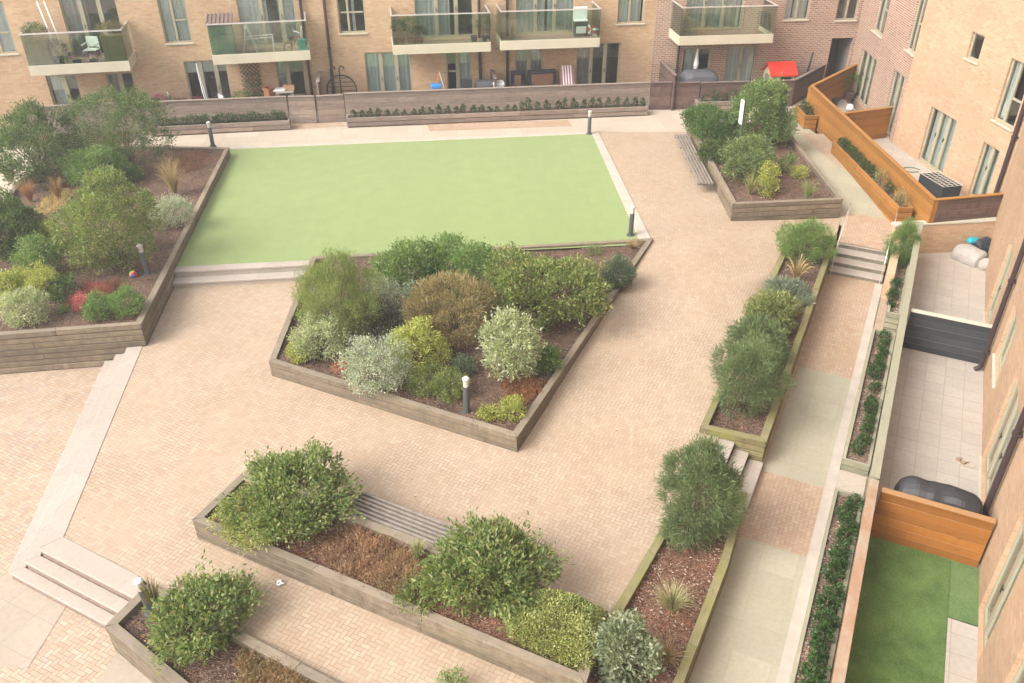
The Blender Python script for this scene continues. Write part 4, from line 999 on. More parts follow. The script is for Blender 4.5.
x, y = P(737, 166, .62); root = empty('sign_post', (x, y, .62), 'white sign board on a leaning grey post in the far planter', 'sign')
lean = Matrix.Translation((x, y, .62)) @ Matrix.Rotation(rad(-1.5), 4, 'Y')
mb = MB(); mb.tube([(0, 0, -.2), (0, 0, 2.15)], .035, M['boll'], 10); mb.build('post', root, lean)
mb = MB(); mb.box(-.012, -.11, 1.4, .012, .11, 2.15, M['white']); mb.build('board', root, lean @ Matrix.Rotation(rad(12), 4, 'Z') @ Matrix.Translation((-.07, 0, 0)), bevel=.006)

# small things on the ground
def ball(px, py, z, r, mats, label, name='ball', cat='ball'):
    x, y = P(px, py, z + r); mb = MB()
    if len(mats) == 1: mb.ball((0, 0, r), r, mats[0], 20, 12)
    else:
        seg, rings = 24, 12
        prof = [(math.sin(math.pi * i / rings), -math.cos(math.pi * i / rings)) for i in range(rings + 1)]
        for k in range(seg):
            a0, a1 = 2 * math.pi * k / seg, 2 * math.pi * (k + 1) / seg
            for i in range(rings):
                q = [(r * max(prof[j][0], 1e-4) * math.cos(a), r * max(prof[j][0], 1e-4) * math.sin(a), r + r * prof[j][1]) for j, a in ((i, a0), (i, a1), (i + 1, a1), (i + 1, a0))]
                mb.add(q, [(0, 1, 2, 3)], mats[(k // 4) % len(mats)])
    o = mb.build(name, None, Matrix.Translation((x, y, z)) @ Matrix.Rotation(.6, 4, 'X') @ Matrix.Rotation(.3, 4, 'Y') if len(mats) > 1 else Matrix.Translation((x, y, z)), smooth_=True); return tag(o, label, cat)
ball(132.5, 272.5, .53, .09, [cm('ball_red', (.6, .06, .03)), cm('ball_yellow', (.65, .5, .05)), cm('ball_green', (.08, .4, .1)), cm('ball_orange', (.65, .22, .03)), cm('ball_blue', (.06, .15, .5))], 'beach ball in rainbow stripes lying in the large left planter')
ball(850, 107.5, .28, .14, [M['white']], 'white football lying on the small patio turf')
mb = MB(); random.seed(3)
vs = [(.09 * math.cos(t) * random.uniform(.6, 1.1), .07 * math.sin(t) * random.uniform(.6, 1.1), random.uniform(0, .035)) for t in [i * math.pi / 5 for i in range(10)]] + [(0, 0, .07), (.02, -.03, .04)]
mb.add(vs, [(i, (i + 1) % 10, 10 if i % 3 else 11) for i in range(10)], M['white']); p = P(281, 583.5, .01)
tag(mb.build('paper_scrap', None, Matrix.Translation((p[0], p[1], .012))), 'crumpled scrap of white paper on the paving', 'litter')
def shoe(px, py, rot, label):
    p = P(px, py, PATH + .02); root = empty('shoe', (p[0], p[1], PATH + .008), label, 'shoe', 'shoes left on the terrace'); mw = Matrix.Translation((p[0], p[1], PATH + .008)) @ Matrix.Rotation(rot, 4, 'Z')
    out = [(-.13, -.03), (-.09, -.042), (0, -.035), (.08, -.05), (.125, -.03), (.135, 0), (.12, .035), (.05, .05), (-.02, .04), (-.09, .042), (-.13, .03), (-.14, 0)]
    mb = MB(); mb.prism(out, 0, .025, cm('shoe_sole', (.42, .33, .25))); mb.build('sole', root, mw, bevel=.005)
    up = [(x * .95, y * .9) for x, y in out if x > -.01]; mb = MB(); mb.prism(up, .026, [.075 if x < .06 else .045 for x, y in up], cm('shoe_upper', (.27, .18, .12))); mb.build('upper', root, mw, bevel=.012)
shoe(962, 460.5, rad(170), 'brown shoe on the flagged terrace, farther of the pair'); shoe(966.5, 465, rad(150), 'brown shoe on the flagged terrace, nearer of the pair')

# covered barbecue behind the orange divider
def cover(name, loc, rot, prof, W, mat, label, cat, seg=10, wob=.02):
    """a sagging cover: profile (y, z) drawn out along x with rounded ends"""
    mb = MB(); n = len(prof); vs = []; rr = random.Random(len(label))
    for i in range(seg + 1):
        t = i / seg; x = (t - .5) * W; k = 1 - .18 * (abs(2 * t - 1) ** 6)
        for y, z in prof: vs.append((x + rr.uniform(-wob, wob) * .5, y * k + rr.uniform(-wob, wob) * .5, max(0.0, z * k + (rr.uniform(-wob, wob) if z > .1 else 0))))
    fs = [(i * n + j, i * n + j + 1, (i + 1) * n + j + 1, (i + 1) * n + j) for i in range(seg) for j in range(n - 1)]
    fs += [tuple(range(n - 1, -1, -1)), tuple(seg * n + j for j in range(n))]
    mb.add(vs, fs, mat); o = mb.build(name, None, Matrix.Translation(loc) @ Matrix.Rotation(rot, 4, 'Z'), smooth_=False)
    m = o.modifiers.new('sub', 'SUBSURF'); m.levels = 1; m.render_levels = 1; return tag(o, label, cat)
c0 = NU(1.92, 12.92)
cover('covered_barbecue', (c0[0], c0[1], PATH + .004), -AU, [(-.38, 0), (-.38, .02), (-.37, .72), (-.28, 1.0), (-.08, 1.12), (.10, 1.12), (.26, .98), (.36, .6), (.38, .02), (.38, 0)], 1.42, cm('bbq_cover', (.03, .029, .03), .5), 'barbecue under a dark grey cover behind the orange divider', 'barbecue cover', 12, .06)
# bags in the far terrace corner
p = P(968, 250, PATH + .2)
cover('covered_cushions', (p[0] - .05, p[1] - .25, PATH + .004), rad(-62), [(-.32, 0), (-.34, .1), (-.28, .34), (-.08, .44), (.14, .42), (.30, .26), (.34, .06), (.32, 0)], .88, cm('beige_cover', (.31, .28, .245)), 'beige covered heap of cushions in the far terrace corner', 'cushion cover', 8, .05)
cover('covered_cushions', (p[0] + .28, p[1] - .72, PATH + .004), rad(-15), [(-.2, 0), (-.22, .08), (-.16, .24), (.0, .3), (.14, .24), (.22, .08), (.2, 0)], .62, M['beige_cover'] if 'beige_cover' in M else M['curtain'], 'smaller beige bag in front of the cushion heap', 'bag', 6, .04)
cover('bag', (p[0] + .42, p[1] + .08, PATH + .004), rad(20), [(-.24, 0), (-.25, .2), (-.16, .5), (.02, .58), (.18, .48), (.25, .18), (.24, 0)], .6, cm('dark_bag', (.03, .035, .045), .35), 'dark shiny bag behind the beige heap', 'bag', 6, .05)
p2 = (p[0] + .12, p[1] + .12)
cover('bag', (p2[0], p2[1], PATH + .4), rad(15), [(-.1, 0), (-.11, .06), (-.05, .14), (.05, .14), (.11, .06), (.1, 0)], .34, cm('teal_bag', (.02, .30, .36), .4), 'small teal bag tucked between the beige heap and the dark bag', 'bag', 5, .02)

def pot_plant(loc, r, h, potc, cols, label, fh=.5, fw_=.4, style='broad', flowers=None, name='potted_plant', n=260):
    root = empty(name, loc, label, 'potted plant'); mw = Matrix.Translation(loc)
    mb = MB(); mb.lathe([(r * .72, 0), (r * .95, h * .85), (r * 1.05, h * .86), (r * 1.05, h), (r * .88, h), (r * .86, h * .9)], potc, 16, capt=True); mb.build('pot', root, mw)
    o = unit(n, -.2); n = len(o); pts = o * RNG.uniform(.3, 1, n)[:, None] ** .5 * np.array([fw_, fw_, fh * .5]) + np.array([0, 0, h + fh * .45]); Ll, Ww = STYLE[style][:2]
    leaf_mesh('foliage', pts, o + RNG.normal(0, .5, o.shape), Ll, Ww, leaf(*cols), parent=root, mw=mw)
    if flowers:
        o = unit(60, .0); pts = o * np.array([fw_, fw_, fh * .5]) * 1.05 + np.array([0, 0, h + fh * .45]); leaf_mesh('flowers', pts, o + RNG.normal(0, .8, o.shape), .07, .06, leaf(*flowers), parent=root, mw=mw)
    return root
G1 = ((.07, .13, .03), (.12, .2, .05), (.17, .26, .08)); G2 = ((.05, .085, .025), (.09, .13, .045), (.14, .19, .07))
TERRA = cm('terracotta', (.36, .15, .075)); DARKPOT = cm('dark_pot', (.05, .05, .055))
MW = {k: frame(*SEG[k])[0] for k in SEG}
def wp(seg, s, off, z):
    q = MW[seg] @ Vector((s, -off, z)); return (q.x, q.y, q.z)
def pon(seg, px, py, off): s, z = on(seg, px, py, off); return s, z
# patio behind the orange fence
x, y = P(850, 98, .35); pot_plant((x, y + .2, .262), .28, .3, cm('brown_pot', (.14, .085, .06)), G1, 'leafy green plant in a wide brown pot on the turf patio', .75, .5, 'bigleaf')
x, y = P(834, 104, .3); mb = MB(); mb.lathe([(.12, 0), (.16, .2), (.16, .27), (.13, .27), (.12, .22)], DARKPOT, 14); tag(mb.build('plant_pot', None, Matrix.Translation((x, y, .262))), 'small empty dark pot against the orange fence', 'pot')
x, y = P(939, 186, .55); root = empty('storage_crate', (x, y, .262), 'dark sided crate with a wire lid in the corner of the pale patio', 'crate'); mwc = Matrix.Translation((x, y, .262)) @ Matrix.Rotation(rad(-78), 4, 'Z')
mb = MB(); mb.box(-.58, -.32, 0, .58, -.29, .5, M['char']); mb.box(-.58, .29, 0, .58, .32, .5, M['char']); mb.box(-.58, -.29, 0, -.55, .29, .5, M['char']); mb.box(.55, -.29, 0, .58, .29, .5, M['char']); mb.box(-.55, -.29, .03, .55, .29, .06, M['sill']); mb.build('body', root, mwc, bevel=.006)
mb = MB()
for i in range(9): mb.tube([(-.58 + 1.16 * i / 8, -.32, .51), (-.58 + 1.16 * i / 8, .32, .51)], .006, M['boll_lens'], 6)
for i in range(5): mb.tube([(-.59, -.32 + .64 * i / 4, .52), (.59, -.32 + .64 * i / 4, .52)], .008, M['boll_lens'], 6)
mb.build('lid', root, mwc)
x, y = P(911, 170, .27); mb = MB(); mb.tube([(.28 * math.cos(t), .22 * math.sin(t), .02) for t in [i * math.pi / 10 for i in range(18)]], .014, cm('hose', (.12, .2, .13)), 6); tag(mb.build('garden_hose', None, Matrix.Translation((x, y, .262)), smooth_=True), 'loop of thin green hose on the pale flagged patio', 'hose')

# ------------------------------------------------------------------ things on the balconies and back gardens
def box_on(seg, name, cat, label, px0, px1, py, off, z, d, h, mat, bevel=.01, parts=None):
    s0 = on(seg, px0, py, off)[0]; s1 = on(seg, px1, py, off)[0]; L = s1 - s0
    root = empty(name, wp(seg, s0, off, z), label, cat); mw = MW[seg] @ Matrix.Translation((s0, -off, z)); return root, mw, L
D1 = z1b + .203; D2 = z2b + .203; D3 = z3b + .203; D4 = z4b + .203
BAM = timber('bamboo_screen', (.30, .21, .09), (.45, .34, .17))
def screen_planter(px0, px1, label, cols, fh):
    root, mw, L = box_on('A', 'balcony_planter', 'planter', label, px0, px1, 50, 1.30, D1, .4, .95, BAM)
    mb = MB(); mb.box(0, -0.03, 0, L, 0, .98, BAM); mb.box(0, .32, 0, L, .35, .98, BAM); mb.box(0, 0, 0, .03, .32, .98, BAM); mb.box(L - .03, 0, 0, L, .32, .98, BAM); mb.box(.03, 0, .8, L - .03, .32, .9, M['soil']); mb.build('box', root, mw)
    o = unit(900, -.2); n = len(o); pts = o * RNG.uniform(.5, 1, n)[:, None] * np.array([L * .75, .32, fh]) + np.array([L / 2, .16, .95 + fh * .7]); leaf_mesh('foliage', pts, o + RNG.normal(0, .5, o.shape), .06, .02, leaf(*cols), parent=root, mw=mw)
screen_planter(29, 48, 'bamboo sided planter with a round green bush on the left balcony', G2, .34)
screen_planter(103, 126, 'bamboo sided planter with a feathery olive bush on the left balcony', ((.12, .12, .04), (.2, .19, .08), (.16, .13, .06)), .3)
s_, _ = on('A', 56, 52, 1.1); pot_plant(wp('A', s_, 1.05, D1), .2, .3, DARKPOT, G2, 'dark leafy plant in a dark pot on the left balcony', .6, .35, 'bigleaf')
for k, (px, lab) in enumerate(((75, 'trough of purple flowers at the left balcony front'), (92, 'pot of purple flowers beside the white balcony chair'))):
    s_, _ = on('A', px, 54, 1.2); pot_plant(wp('A', s_, 1.2, D1), .14, .2, DARKPOT, G2, lab, .28, .26, 'small', ((.32, .06, .3), (.45, .12, .42)))
def chair(seg, s_, off, z, rot, mat, label, back=.85, fabric=None, group=None):
    loc = wp(seg, s_, off, z); root = empty('chair', loc, label, 'chair', group); mw = Matrix.Translation(loc) @ MW[seg].to_3x3().to_4x4() @ Matrix.Rotation(rot, 4, 'Z'); f = fabric or mat
    mb = MB(); mb.box(-.22, -.22, .42, .22, .22, .455, f); mb.build('seat', root, mw, bevel=.01)
    mb = MB(); mb.prism([(-.22, .2), (.22, .2), (.22, .235), (-.22, .235)], .5, back, f); mb.build('backrest', root, mw, bevel=.01)
    for sx in (-1, 1):
        mb = MB(); mb.bar((sx * .2, -.2, 0), (sx * .2, -.2, .42), .03, .03, mat); mb.build('leg', root, mw)
        mb = MB(); mb.bar((sx * .2, .218, 0), (sx * .2, .218, back), .03, .03, mat); mb.build('leg', root, mw)
        mb = MB(); mb.bar((sx * .23, -.2, .62), (sx * .23, .2, .64), .03, .03, mat); mb.build('armrest', root, mw)
    return root
chair('A', on('A', 91, 48, .8)[0], .8, D1, rad(-15), M['white'], 'white garden chair on the left balcony')
for px, lab in ((57, 'slim white pole nearer the left wall of the left balcony'), (64, 'slim white pole nearer the doors of the left balcony')):
    s_, z_ = on('A', px + 1, 50, .9); mb = MB(); q0 = wp('A', s_, .9, D1); q1 = wp('A', s_ - .28, .75, D1 + 2.1); mb.tube([q0, q1], .022, M['white'], 8); tag(mb.build('pole', smooth_=True), lab, 'pole')
# shed, clothes airer, child's bicycle, bottle on the second balcony
root, mw, L = box_on('A', 'storage_shed', 'shed', 'pale green plastic storage shed with a brown lid on the second balcony', 211, 234, 45, 1.32, D2, .7, 1.1, None)
mb = MB(); SH = cm('shed_green', (.36, .42, .34)); SR = cm('shed_brown', (.17, .12, .105)); mb.box(0, 0, 0, L, .75, 1.12, SH)
for k in range(7): mb.box(-.008, -.012, .06 + k * .15, L + .008, .0, .06 + k * .15 + .13, SH)
mb.build('body', root, mw, bevel=.006)
mb = MB(); mb.prism([(-.05, -.05), (L + .05, -.05), (L + .05, .85), (-.05, .85)], [1.13, 1.13, 1.28, 1.28], [1.18, 1.18, 1.36, 1.36], SR)
for k in range(7):
    x = -.03 + (L + .06) * k / 6; mb.prism([(x - .02, -.052), (x + .02, -.052), (x + .02, .852), (x - .02, .852)], [1.182, 1.182, 1.362, 1.362], [1.21, 1.21, 1.39, 1.39], SR)
mb.build('lid', root, mw, bevel=.004)
root, mw, L = box_on('A', 'clothes_airer', 'clothes airer', 'white folding clothes airer on the second balcony', 242, 272, 45, .95, D2, .5, 1, None)
for nm, pts in (('leg', [(0, .05, 0), (.22, .12, 1.0)]), ('leg', [(.5, .05, 0), (.22, .12, 1.0)]), ('leg', [(0, .5, 0), (.22, .45, 1.0)]), ('leg', [(.5, .5, 0), (.22, .45, 1.0)]), ('rail', [(.12, .05, .5), (1.1, .05, .55)]), ('rail', [(.12, .5, .5), (1.1, .5, .55)]), ('leg', [(1.1, .05, .0), (1.1, .05, .55)]), ('leg', [(1.1, .5, .0), (1.1, .5, .55)])):
    mb = MB(); mb.tube(pts, .018, M['white'], 8); mb.build(nm, root, mw)
def wheel(mb, c, r, m, t=.02):
    mb.tube([(c[0] + r * math.cos(a), c[1], c[2] + r * math.sin(a)) for a in [i * math.pi / 10 for i in range(21)]], t, m, 6, caps=False)
    for i in range(6): a = i * math.pi / 3; mb.tube([c, (c[0] + r * math.cos(a), c[1], c[2] + r * math.sin(a))], .004, M['rail'], 4)
def small_bike(loc, rotm, fm, label, k=1.0):
    root = empty('child_bicycle', loc, label, 'bicycle'); mw = Matrix.Translation(loc) @ rotm @ Matrix.Scale(k, 4)
    for x in (0, .62): mb = MB(); wheel(mb, (x, 0, .18), .17, M['black']); mb.build('wheel', root, mw)
    mb = MB(); mb.tube([(0, 0, .18), (.2, 0, .2), (.14, 0, .46)], .018, fm, 8); mb.tube([(.2, 0, .2), (.52, 0, .5), (.16, 0, .42)], .018, fm, 8); mb.tube([(.62, 0, .18), (.52, 0, .52)], .016, fm, 8); mb.build('frame', root, mw)
    mb = MB(); mb.box(.04, -.06, .47, .24, .06, .51, M['black']); mb.build('saddle', root, mw, bevel=.01)
    mb = MB(); mb.tube([(.52, 0, .5), (.5, 0, .62)], .014, M['rail'], 8); mb.tube([(.48, -.2, .64), (.5, 0, .62), (.48, .2, .64)], .016, M['white'], 8); mb.build('handlebar', root, mw)
RED = cm('red_paint', (.5, .035, .025)); s_, _ = on('A', 288, 46, .9)
small_bike(wp('A', s_, .95, D2), MW['A'].to_3x3().to_4x4() @ Matrix.Rotation(rad(35), 4, 'Z'), RED, 'small red and white bicycle on the second balcony')
s_, _ = on('A', 303, 48, 1.2); root = empty('container', wp('A', s_, 1.22, D2), 'turquoise container with a white neck on the second balcony', 'container'); mw = MW['A'] @ Matrix.Translation((s_, -1.22, D2))
mb = MB(); mb.box(-.15, -.1, 0, .15, .1, .5, cm('turquoise', (.08, .55, .50), .4)); mb.build('body', root, mw, bevel=.03)
mb = MB(); mb.tube([(0, 0, .5), (0, 0, .58), (.04, 0, .95)], [.06, .04, .025], M['white'], 10); mb.build('neck', root, mw, smooth_=True)
# third and fourth balconies
for px, h, lab in ((400, .75, 'bushy plant in a terracotta pot at the left end of the third balcony'), (411, .9, 'taller trailing plant in a terracotta pot on the third balcony'), (419, .45, 'low plant in a terracotta pot by the third balcony doors')):
    s_, _ = on('B', px, 40, .9); pot_plant(wp('B', s_, .95, D3), .17, .26, TERRA, G2, lab, h, .3, 'broad')
for px, h, lab in ((474, .8, 'thin dark plant in a dark pot at the right end of the third balcony'), (485, 1.0, 'tallest thin dark plant in the right corner of the third balcony')):
    s_, _ = on('B', px, 40, .8); pot_plant(wp('B', s_, .8, D3), .13, .24, DARKPOT, ((.03, .045, .02), (.06, .08, .035), (.1, .12, .06)), lab, h, .22, 'small', n=200)
s_, _ = on('B', 581, 27, .5); root = empty('balcony_cabinet', wp('B', s_, .55, D4), 'small dark unit with a white top and raised white back on the fourth balcony', 'cabinet'); mw = MW['B'] @ Matrix.Translation((s_, -.55, D4))
mb = MB(); mb.box(-.26, 0, .0, .26, .3, .55, cm('dark_plastic', (.05, .05, .055))); mb.box(-.2, -.012, .12, .2, -.002, .38, M['curtain']); mb.build('base', root, mw, bevel=.01)
mb = MB(); mb.box(-.27, .0, .552, .27, .32, .6, M['white']); mb.box(-.27, .24, .602, .27, .3, 1.05, M['white']); mb.build('top', root, mw, bevel=.01)
s_, _ = on('B', 590, 32, .7); root = empty('star_toy', wp('B', s_, .8, D4), 'small star shaped toy in red and white on the fourth balcony', 'toy'); mw = MW['B'] @ Matrix.Translation((s_, -.8, D4)); mb = MB(); mb.tube([(0, 0, 0), (0, 0, .3)], .012, M['rail'], 6); mb.build('stick', root, mw)
for k in range(6):
    a = k * math.pi / 3; mb = MB(); mb.prism([(0, 0), (.17 * math.cos(a - .3), .17 * math.sin(a - .3)), (.2 * math.cos(a), .2 * math.sin(a)), (.17 * math.cos(a + .3), .17 * math.sin(a + .3))], 0, .012, RED if k % 2 else M['white']); mb.build('petal', root, mw @ Matrix.Translation((0, -.02, .32)) @ Matrix.Rotation(rad(70), 4, 'X'))

# back gardens
GZ = .295
def garden(seg, px, off): return on(seg, px, 90, off)[0]
small_bike(wp('A', garden('A', 149, .5), .5, GZ + .25), MW['A'].to_3x3().to_4x4() @ Matrix.Rotation(rad(8), 4, 'Z'), cm('turq_frame', (.1, .45, .42)), 'small bicycle with a turquoise frame behind the left fence', 1.25)
pot_plant(wp('A', garden('A', 157, .65), .65, GZ), .22, .6, DARKPOT, G1, 'pot of bright pink flowers behind the left fence', .5, .28, 'small', ((.6, .04, .25), (.7, .12, .35)))
pot_plant(wp('A', garden('A', 166, .7), .7, GZ), .22, .5, TERRA, ((.15, .16, .06), (.25, .24, .1)), 'straggly olive plant in a pot against the left brick wall', .6, .34, 'small')
WIN = cm('wine_plastic', (.10, .03, .032)); chair('A', garden('A', 180, .6), .6, GZ, rad(175), WIN, 'dark red chair behind the fence, left of the pair', .98, group=None); chair('A', garden('A', 197, .6), .6, GZ, rad(185), WIN, 'dark red chair behind the fence, beside the striped parasol', 1.02)
s_ = garden('A', 207, .75); root = empty('parasol', wp('A', s_, .8, GZ), 'closed grey and white striped parasol by the open doors', 'parasol'); mw = MW['A'] @ Matrix.Translation((s_, -.8, GZ)) @ Matrix.Rotation(rad(-5), 4, 'Y')
mb = MB(); mb.tube([(0, 0, 0), (0, 0, 2.2)], .022, M['white'], 8); mb.build('pole', root, mw)
mb = MB()
for k in range(12):
    a0, a1 = k * math.pi / 6, (k + 1) * math.pi / 6; q = [(r_ * math.cos(a), r_ * math.sin(a), z_) for r_, z_, a in ((.05, .7, a0), (.05, .7, a1), (.085, 1.2, a1), (.03, 2.15, a1), (.03, 2.15, a0), (.085, 1.2, a0))]; mb.add(q, [(0, 1, 2, 5), (5, 2, 3, 4)], M['white'] if k % 2 else cm('grey_stripe', (.22, .2, .19)))
mb.build('folded_canopy', root, mw)
chair('A', garden('A', 214, .8), .85, GZ, rad(-60), M['white'], 'white garden chair beside the striped parasol', 1.0)
# trellis with climber
s0, s1 = garden('A', 243, .06), garden('A', 263, .06); root = empty('trellis', wp('A', s0, .06, GZ), 'brown lattice trellis with a climbing plant on the brick wall', 'trellis'); mw = MW['A'] @ Matrix.Translation((s0, -.06, GZ)); L = s1 - s0; mb = MB()
k = -2.0
while k < L:
    for sg in (1, -1):
        x0, zA = k, .2; pts = []
        a_, b_ = max(0, k), min(L, k + 1.9)
        if b_ - a_ > .05: mb.bar((a_ if sg > 0 else L - a_, 0.012 * sg, .2 + (a_ - k)), (b_ if sg > 0 else L - b_, .012 * sg, .2 + (b_ - k)), .025, .01, M['stem'], up=(0, 1, 0))
    k += .16
mb.build('lattice', root, mw)
o = RNG.uniform(0, 1, (500, 3)) * np.array([L * .8, .12, 1.6]) - np.array([-.1, .12, 0]); o[:, 2] = .02 + 1.6 * RNG.uniform(0, 1, 500) ** 1.8; leaf_mesh('foliage', o, RNG.normal(0, 1, (500, 3)) + np.array([0, -.6, 0]), .09, .05, leaf(*G2), parent=root, mw=mw)
s_ = garden('A', 269, .5); root = empty('tall_planter', wp('A', s_, .5, GZ), 'tall terracotta coloured planter beside the trellis', 'planter'); mw = MW['A'] @ Matrix.Translation((s_, -.5, GZ)); mb = MB(); mb.lathe([(.16, 0), (.22, 1.0), (.24, 1.02), (.24, 1.1), (.19, 1.1), (.19, 1.0)], TERRA, 4); mb.build('pot', root, mw)
pot_plant(wp('A', garden('A', 240, .6), .6, GZ), .2, .5, TERRA, G1, 'leafy pot plant at the foot of the trellis', .6, .35, 'broad')
root, mw, L = box_on('A', 'garden_table', 'table', 'cluttered pale garden table behind the fence under the second balcony', 276, 294, 95, 1.0, GZ, .6, .8, None)
mb = MB(); mb.box(0, 0, .98, L, .7, 1.02, M['sill']); mb.build('tabletop', root, mw, bevel=.006)
for x in (.05, L - .05):
    for y in (.06, .64): mb = MB(); mb.box(x - .025, y - .025, 0, x + .025, y + .025, .978, M['sill']); mb.build('leg', root, mw)
mw2 = mw @ Matrix.Translation((.75 * L, .3, 1.022)); mb = MB(); mb.prism([(-.2, -.12), (.2, -.15), (.22, .12), (-.18, .16)], 0, [.22, .2, .16, .2], cm('cardboard', (.45, .27, .16))); tag(mb.build('cardboard_box', None, mw2, bevel=.006), 'small cardboard box on the cluttered garden table', 'box')
mw2 = mw @ Matrix.Translation((.3 * L, .25, 1.022)); mb = MB(); mb.prism([(-.3, -.14), (.15, -.18), (.22, .12), (-.2, .2)], 0, [.05, .09, .12, .06], M['white']); tag(mb.build('folded_cloth', None, mw2, bevel=.02), 'folded white cloth on the cluttered garden table', 'cloth')
# wrought iron garden arch
s_ = garden('B', 342, .7); root = empty('garden_arch', wp('B', s_, .7, GZ), 'black iron garden arch with slats and two hooked rods by the gate', 'garden arch'); mw = MW['B'] @ Matrix.Translation((s_, -.8, GZ))
mb = MB(); mb.tube([(.55 * math.cos(a), 0, .95 + .55 * math.sin(a)) for a in [math.pi * i / 14 for i in range(15)]] , .028, M['black'], 8); mb.tube([(.55, 0, .95), (.55, 0, 0)], .028, M['black'], 8); mb.tube([(-.55, 0, .95), (-.55, 0, 0)], .028, M['black'], 8); mb.build('arch', root, mw)
mb = MB()
for k in range(5): z = .75 + .16 * k; h = math.sqrt(max(.02, .55 ** 2 - max(0, z - .95) ** 2)); mb.bar((-h, 0, z), (h, 0, z), .03, .02, M['black'])
mb.build('slats', root, mw)
for sx in (-.35, -.02): mb = MB(); mb.tube([(sx, -.1, .4), (sx, -.1, 1.75), (sx + .06, -.1, 1.86), (sx + .16, -.1, 1.84), (sx + .19, -.1, 1.74)], .026, M['black'], 8); mb.build('hook', root, mw)
def divider(seg, px, o0, o1, z1, mat, label, s=None):
    s_ = garden(seg, px, .3) if s is None else s; a = wp(seg, s_, o0, 0); b = wp(seg, s_, o1, 0); fence('garden_divider', a[:2], b[:2], GZ, z1, mat, label, 'fence', posts=0)
divider('B', 0, .05, 1.55, 1.75, M['fence_grey'], 'grey timber divider from the brick wall to the gate', s=.12); divider('C', 660, .05, 2.2, 1.65, M['fence_dark'], 'dark timber divider in front of the red brick corner'); divider('B', 492, .05, 1.4, 1.55, M['fence_dark'], 'dark timber divider between the two middle back gardens')
# swing frame with blue seat
s_ = garden('B', 440, 1.0); root = empty('toy_swing', wp('B', s_, 1.0, GZ), 'small toy frame with thin orange legs and a blue seat', 'toy'); mw = MW['B'] @ Matrix.Translation((s_, -1.0, GZ)); OR = cm('orange_plastic', (.65, .22, .04))
for q in ((-.42, -.1), (.42, -.1), (-.42, .35), (.42, .35)): mb = MB(); mb.tube([(q[0], q[1], 0), (0, .12, 1.5)], .016, OR if q[0] < 0 else M['white'], 8); mb.build('leg', root, mw)
mb = MB(); mb.box(-.34, -.14, .92, .04, .2, 1.08, cm('blue_plastic', (.05, .25, .62))); mb.build('seat', root, mw, bevel=.03)
RAT = cm('dark_rattan', (.035, .036, .042))
chair('B', garden('B', 466, .9), .9, GZ, rad(180), RAT, 'dark rattan garden chair with a high back near the toy frame', 1.25); 
cover('covered_furniture', wp('B', garden('B', 486, .85), .85, GZ), 0, [(-.3, 0), (-.32, .9), (-.2, 1.15), (.1, 1.18), (.3, .95), (.3, 0)], 1.0, cm('grey_cover', (.07, .07, .075), .55), 'garden furniture under a dark cover beside the middle divider', 'furniture cover', 8, .03)
root, mw, L = box_on('B', 'storage_box', 'box', 'white lidded box by the middle divider', 494, 504, 88, 1.25, GZ, .4, 1, None); mb = MB(); mb.box(0, 0, 0, L, .45, 1.0, M['curtain']); mb.build('body', root, mw, bevel=.01); mb = MB(); mb.box(-.02, -.02, 1.003, L + .02, .47, 1.08, M['white']); mb.build('lid', root, mw, bevel=.01)
for a_, b_, lab in ((513, 526, 'rattan armchair with brown cushion behind the long fence'), (530, 558, 'rattan sofa with brown cushion behind the long fence')):
    root, mw, L = box_on('B', 'garden_sofa', 'sofa', lab, a_, b_, 86, .9, GZ, .7, 1, None); BC = cm('brown_cushion', (.2, .105, .065))
    mb = MB(); mb.box(0, -.1, .1, L, .62, .4, RAT); mb.build('base', root, mw, bevel=.02)
    mb = MB(); mb.box(0, .5, .403, L, .62, 1.3, RAT); mb.box(0, .40, 1.2, L, .497, 1.3, RAT); mb.build('backrest', root, mw, bevel=.02)
    for x in (0, L - .12): mb = MB(); mb.box(x, -.1, .403, x + .12, .497 if x else .497, .85, RAT); mb.build('armrest', root, mw, bevel=.02)
    mb = MB(); mb.box(.13, .36, .42, L - .13, .49, 1.17, BC); mb.box(.13, -.08, .405, L - .13, .35, .52, BC); mb.build('cushion', root, mw, bevel=.03)
s_ = garden('B', 567, .7); root = empty('deck_chair', wp('B', s_, .75, GZ), 'deck chair with a red and white striped sling by the glass doors', 'deck chair'); mw = MW['B'] @ Matrix.Translation((s_, -.75, GZ))
mb = MB()
for k in range(9): x = -.24 + .48 * k / 9; mb.prism([(x, -.35), (x + .0533, -.35), (x + .0533, .32), (x, .32)], [.3, .3, 1.42, 1.42], [.32, .32, 1.45, 1.45], M['white'] if k % 2 else cm('dusky_red', (.3, .11, .12)))
mb.build('sling', root, mw)
for x in (-.27, .27): mb = MB(); mb.bar((x, -.45, .05), (x, .34, 1.47), .04, .03, M['slat']); mb.build('frame', root, mw); mb = MB(); mb.bar((x * .9, .5, .02), (x * .9, -.3, .6), .04, .03, M['slat']); mb.build('leg', root, mw)
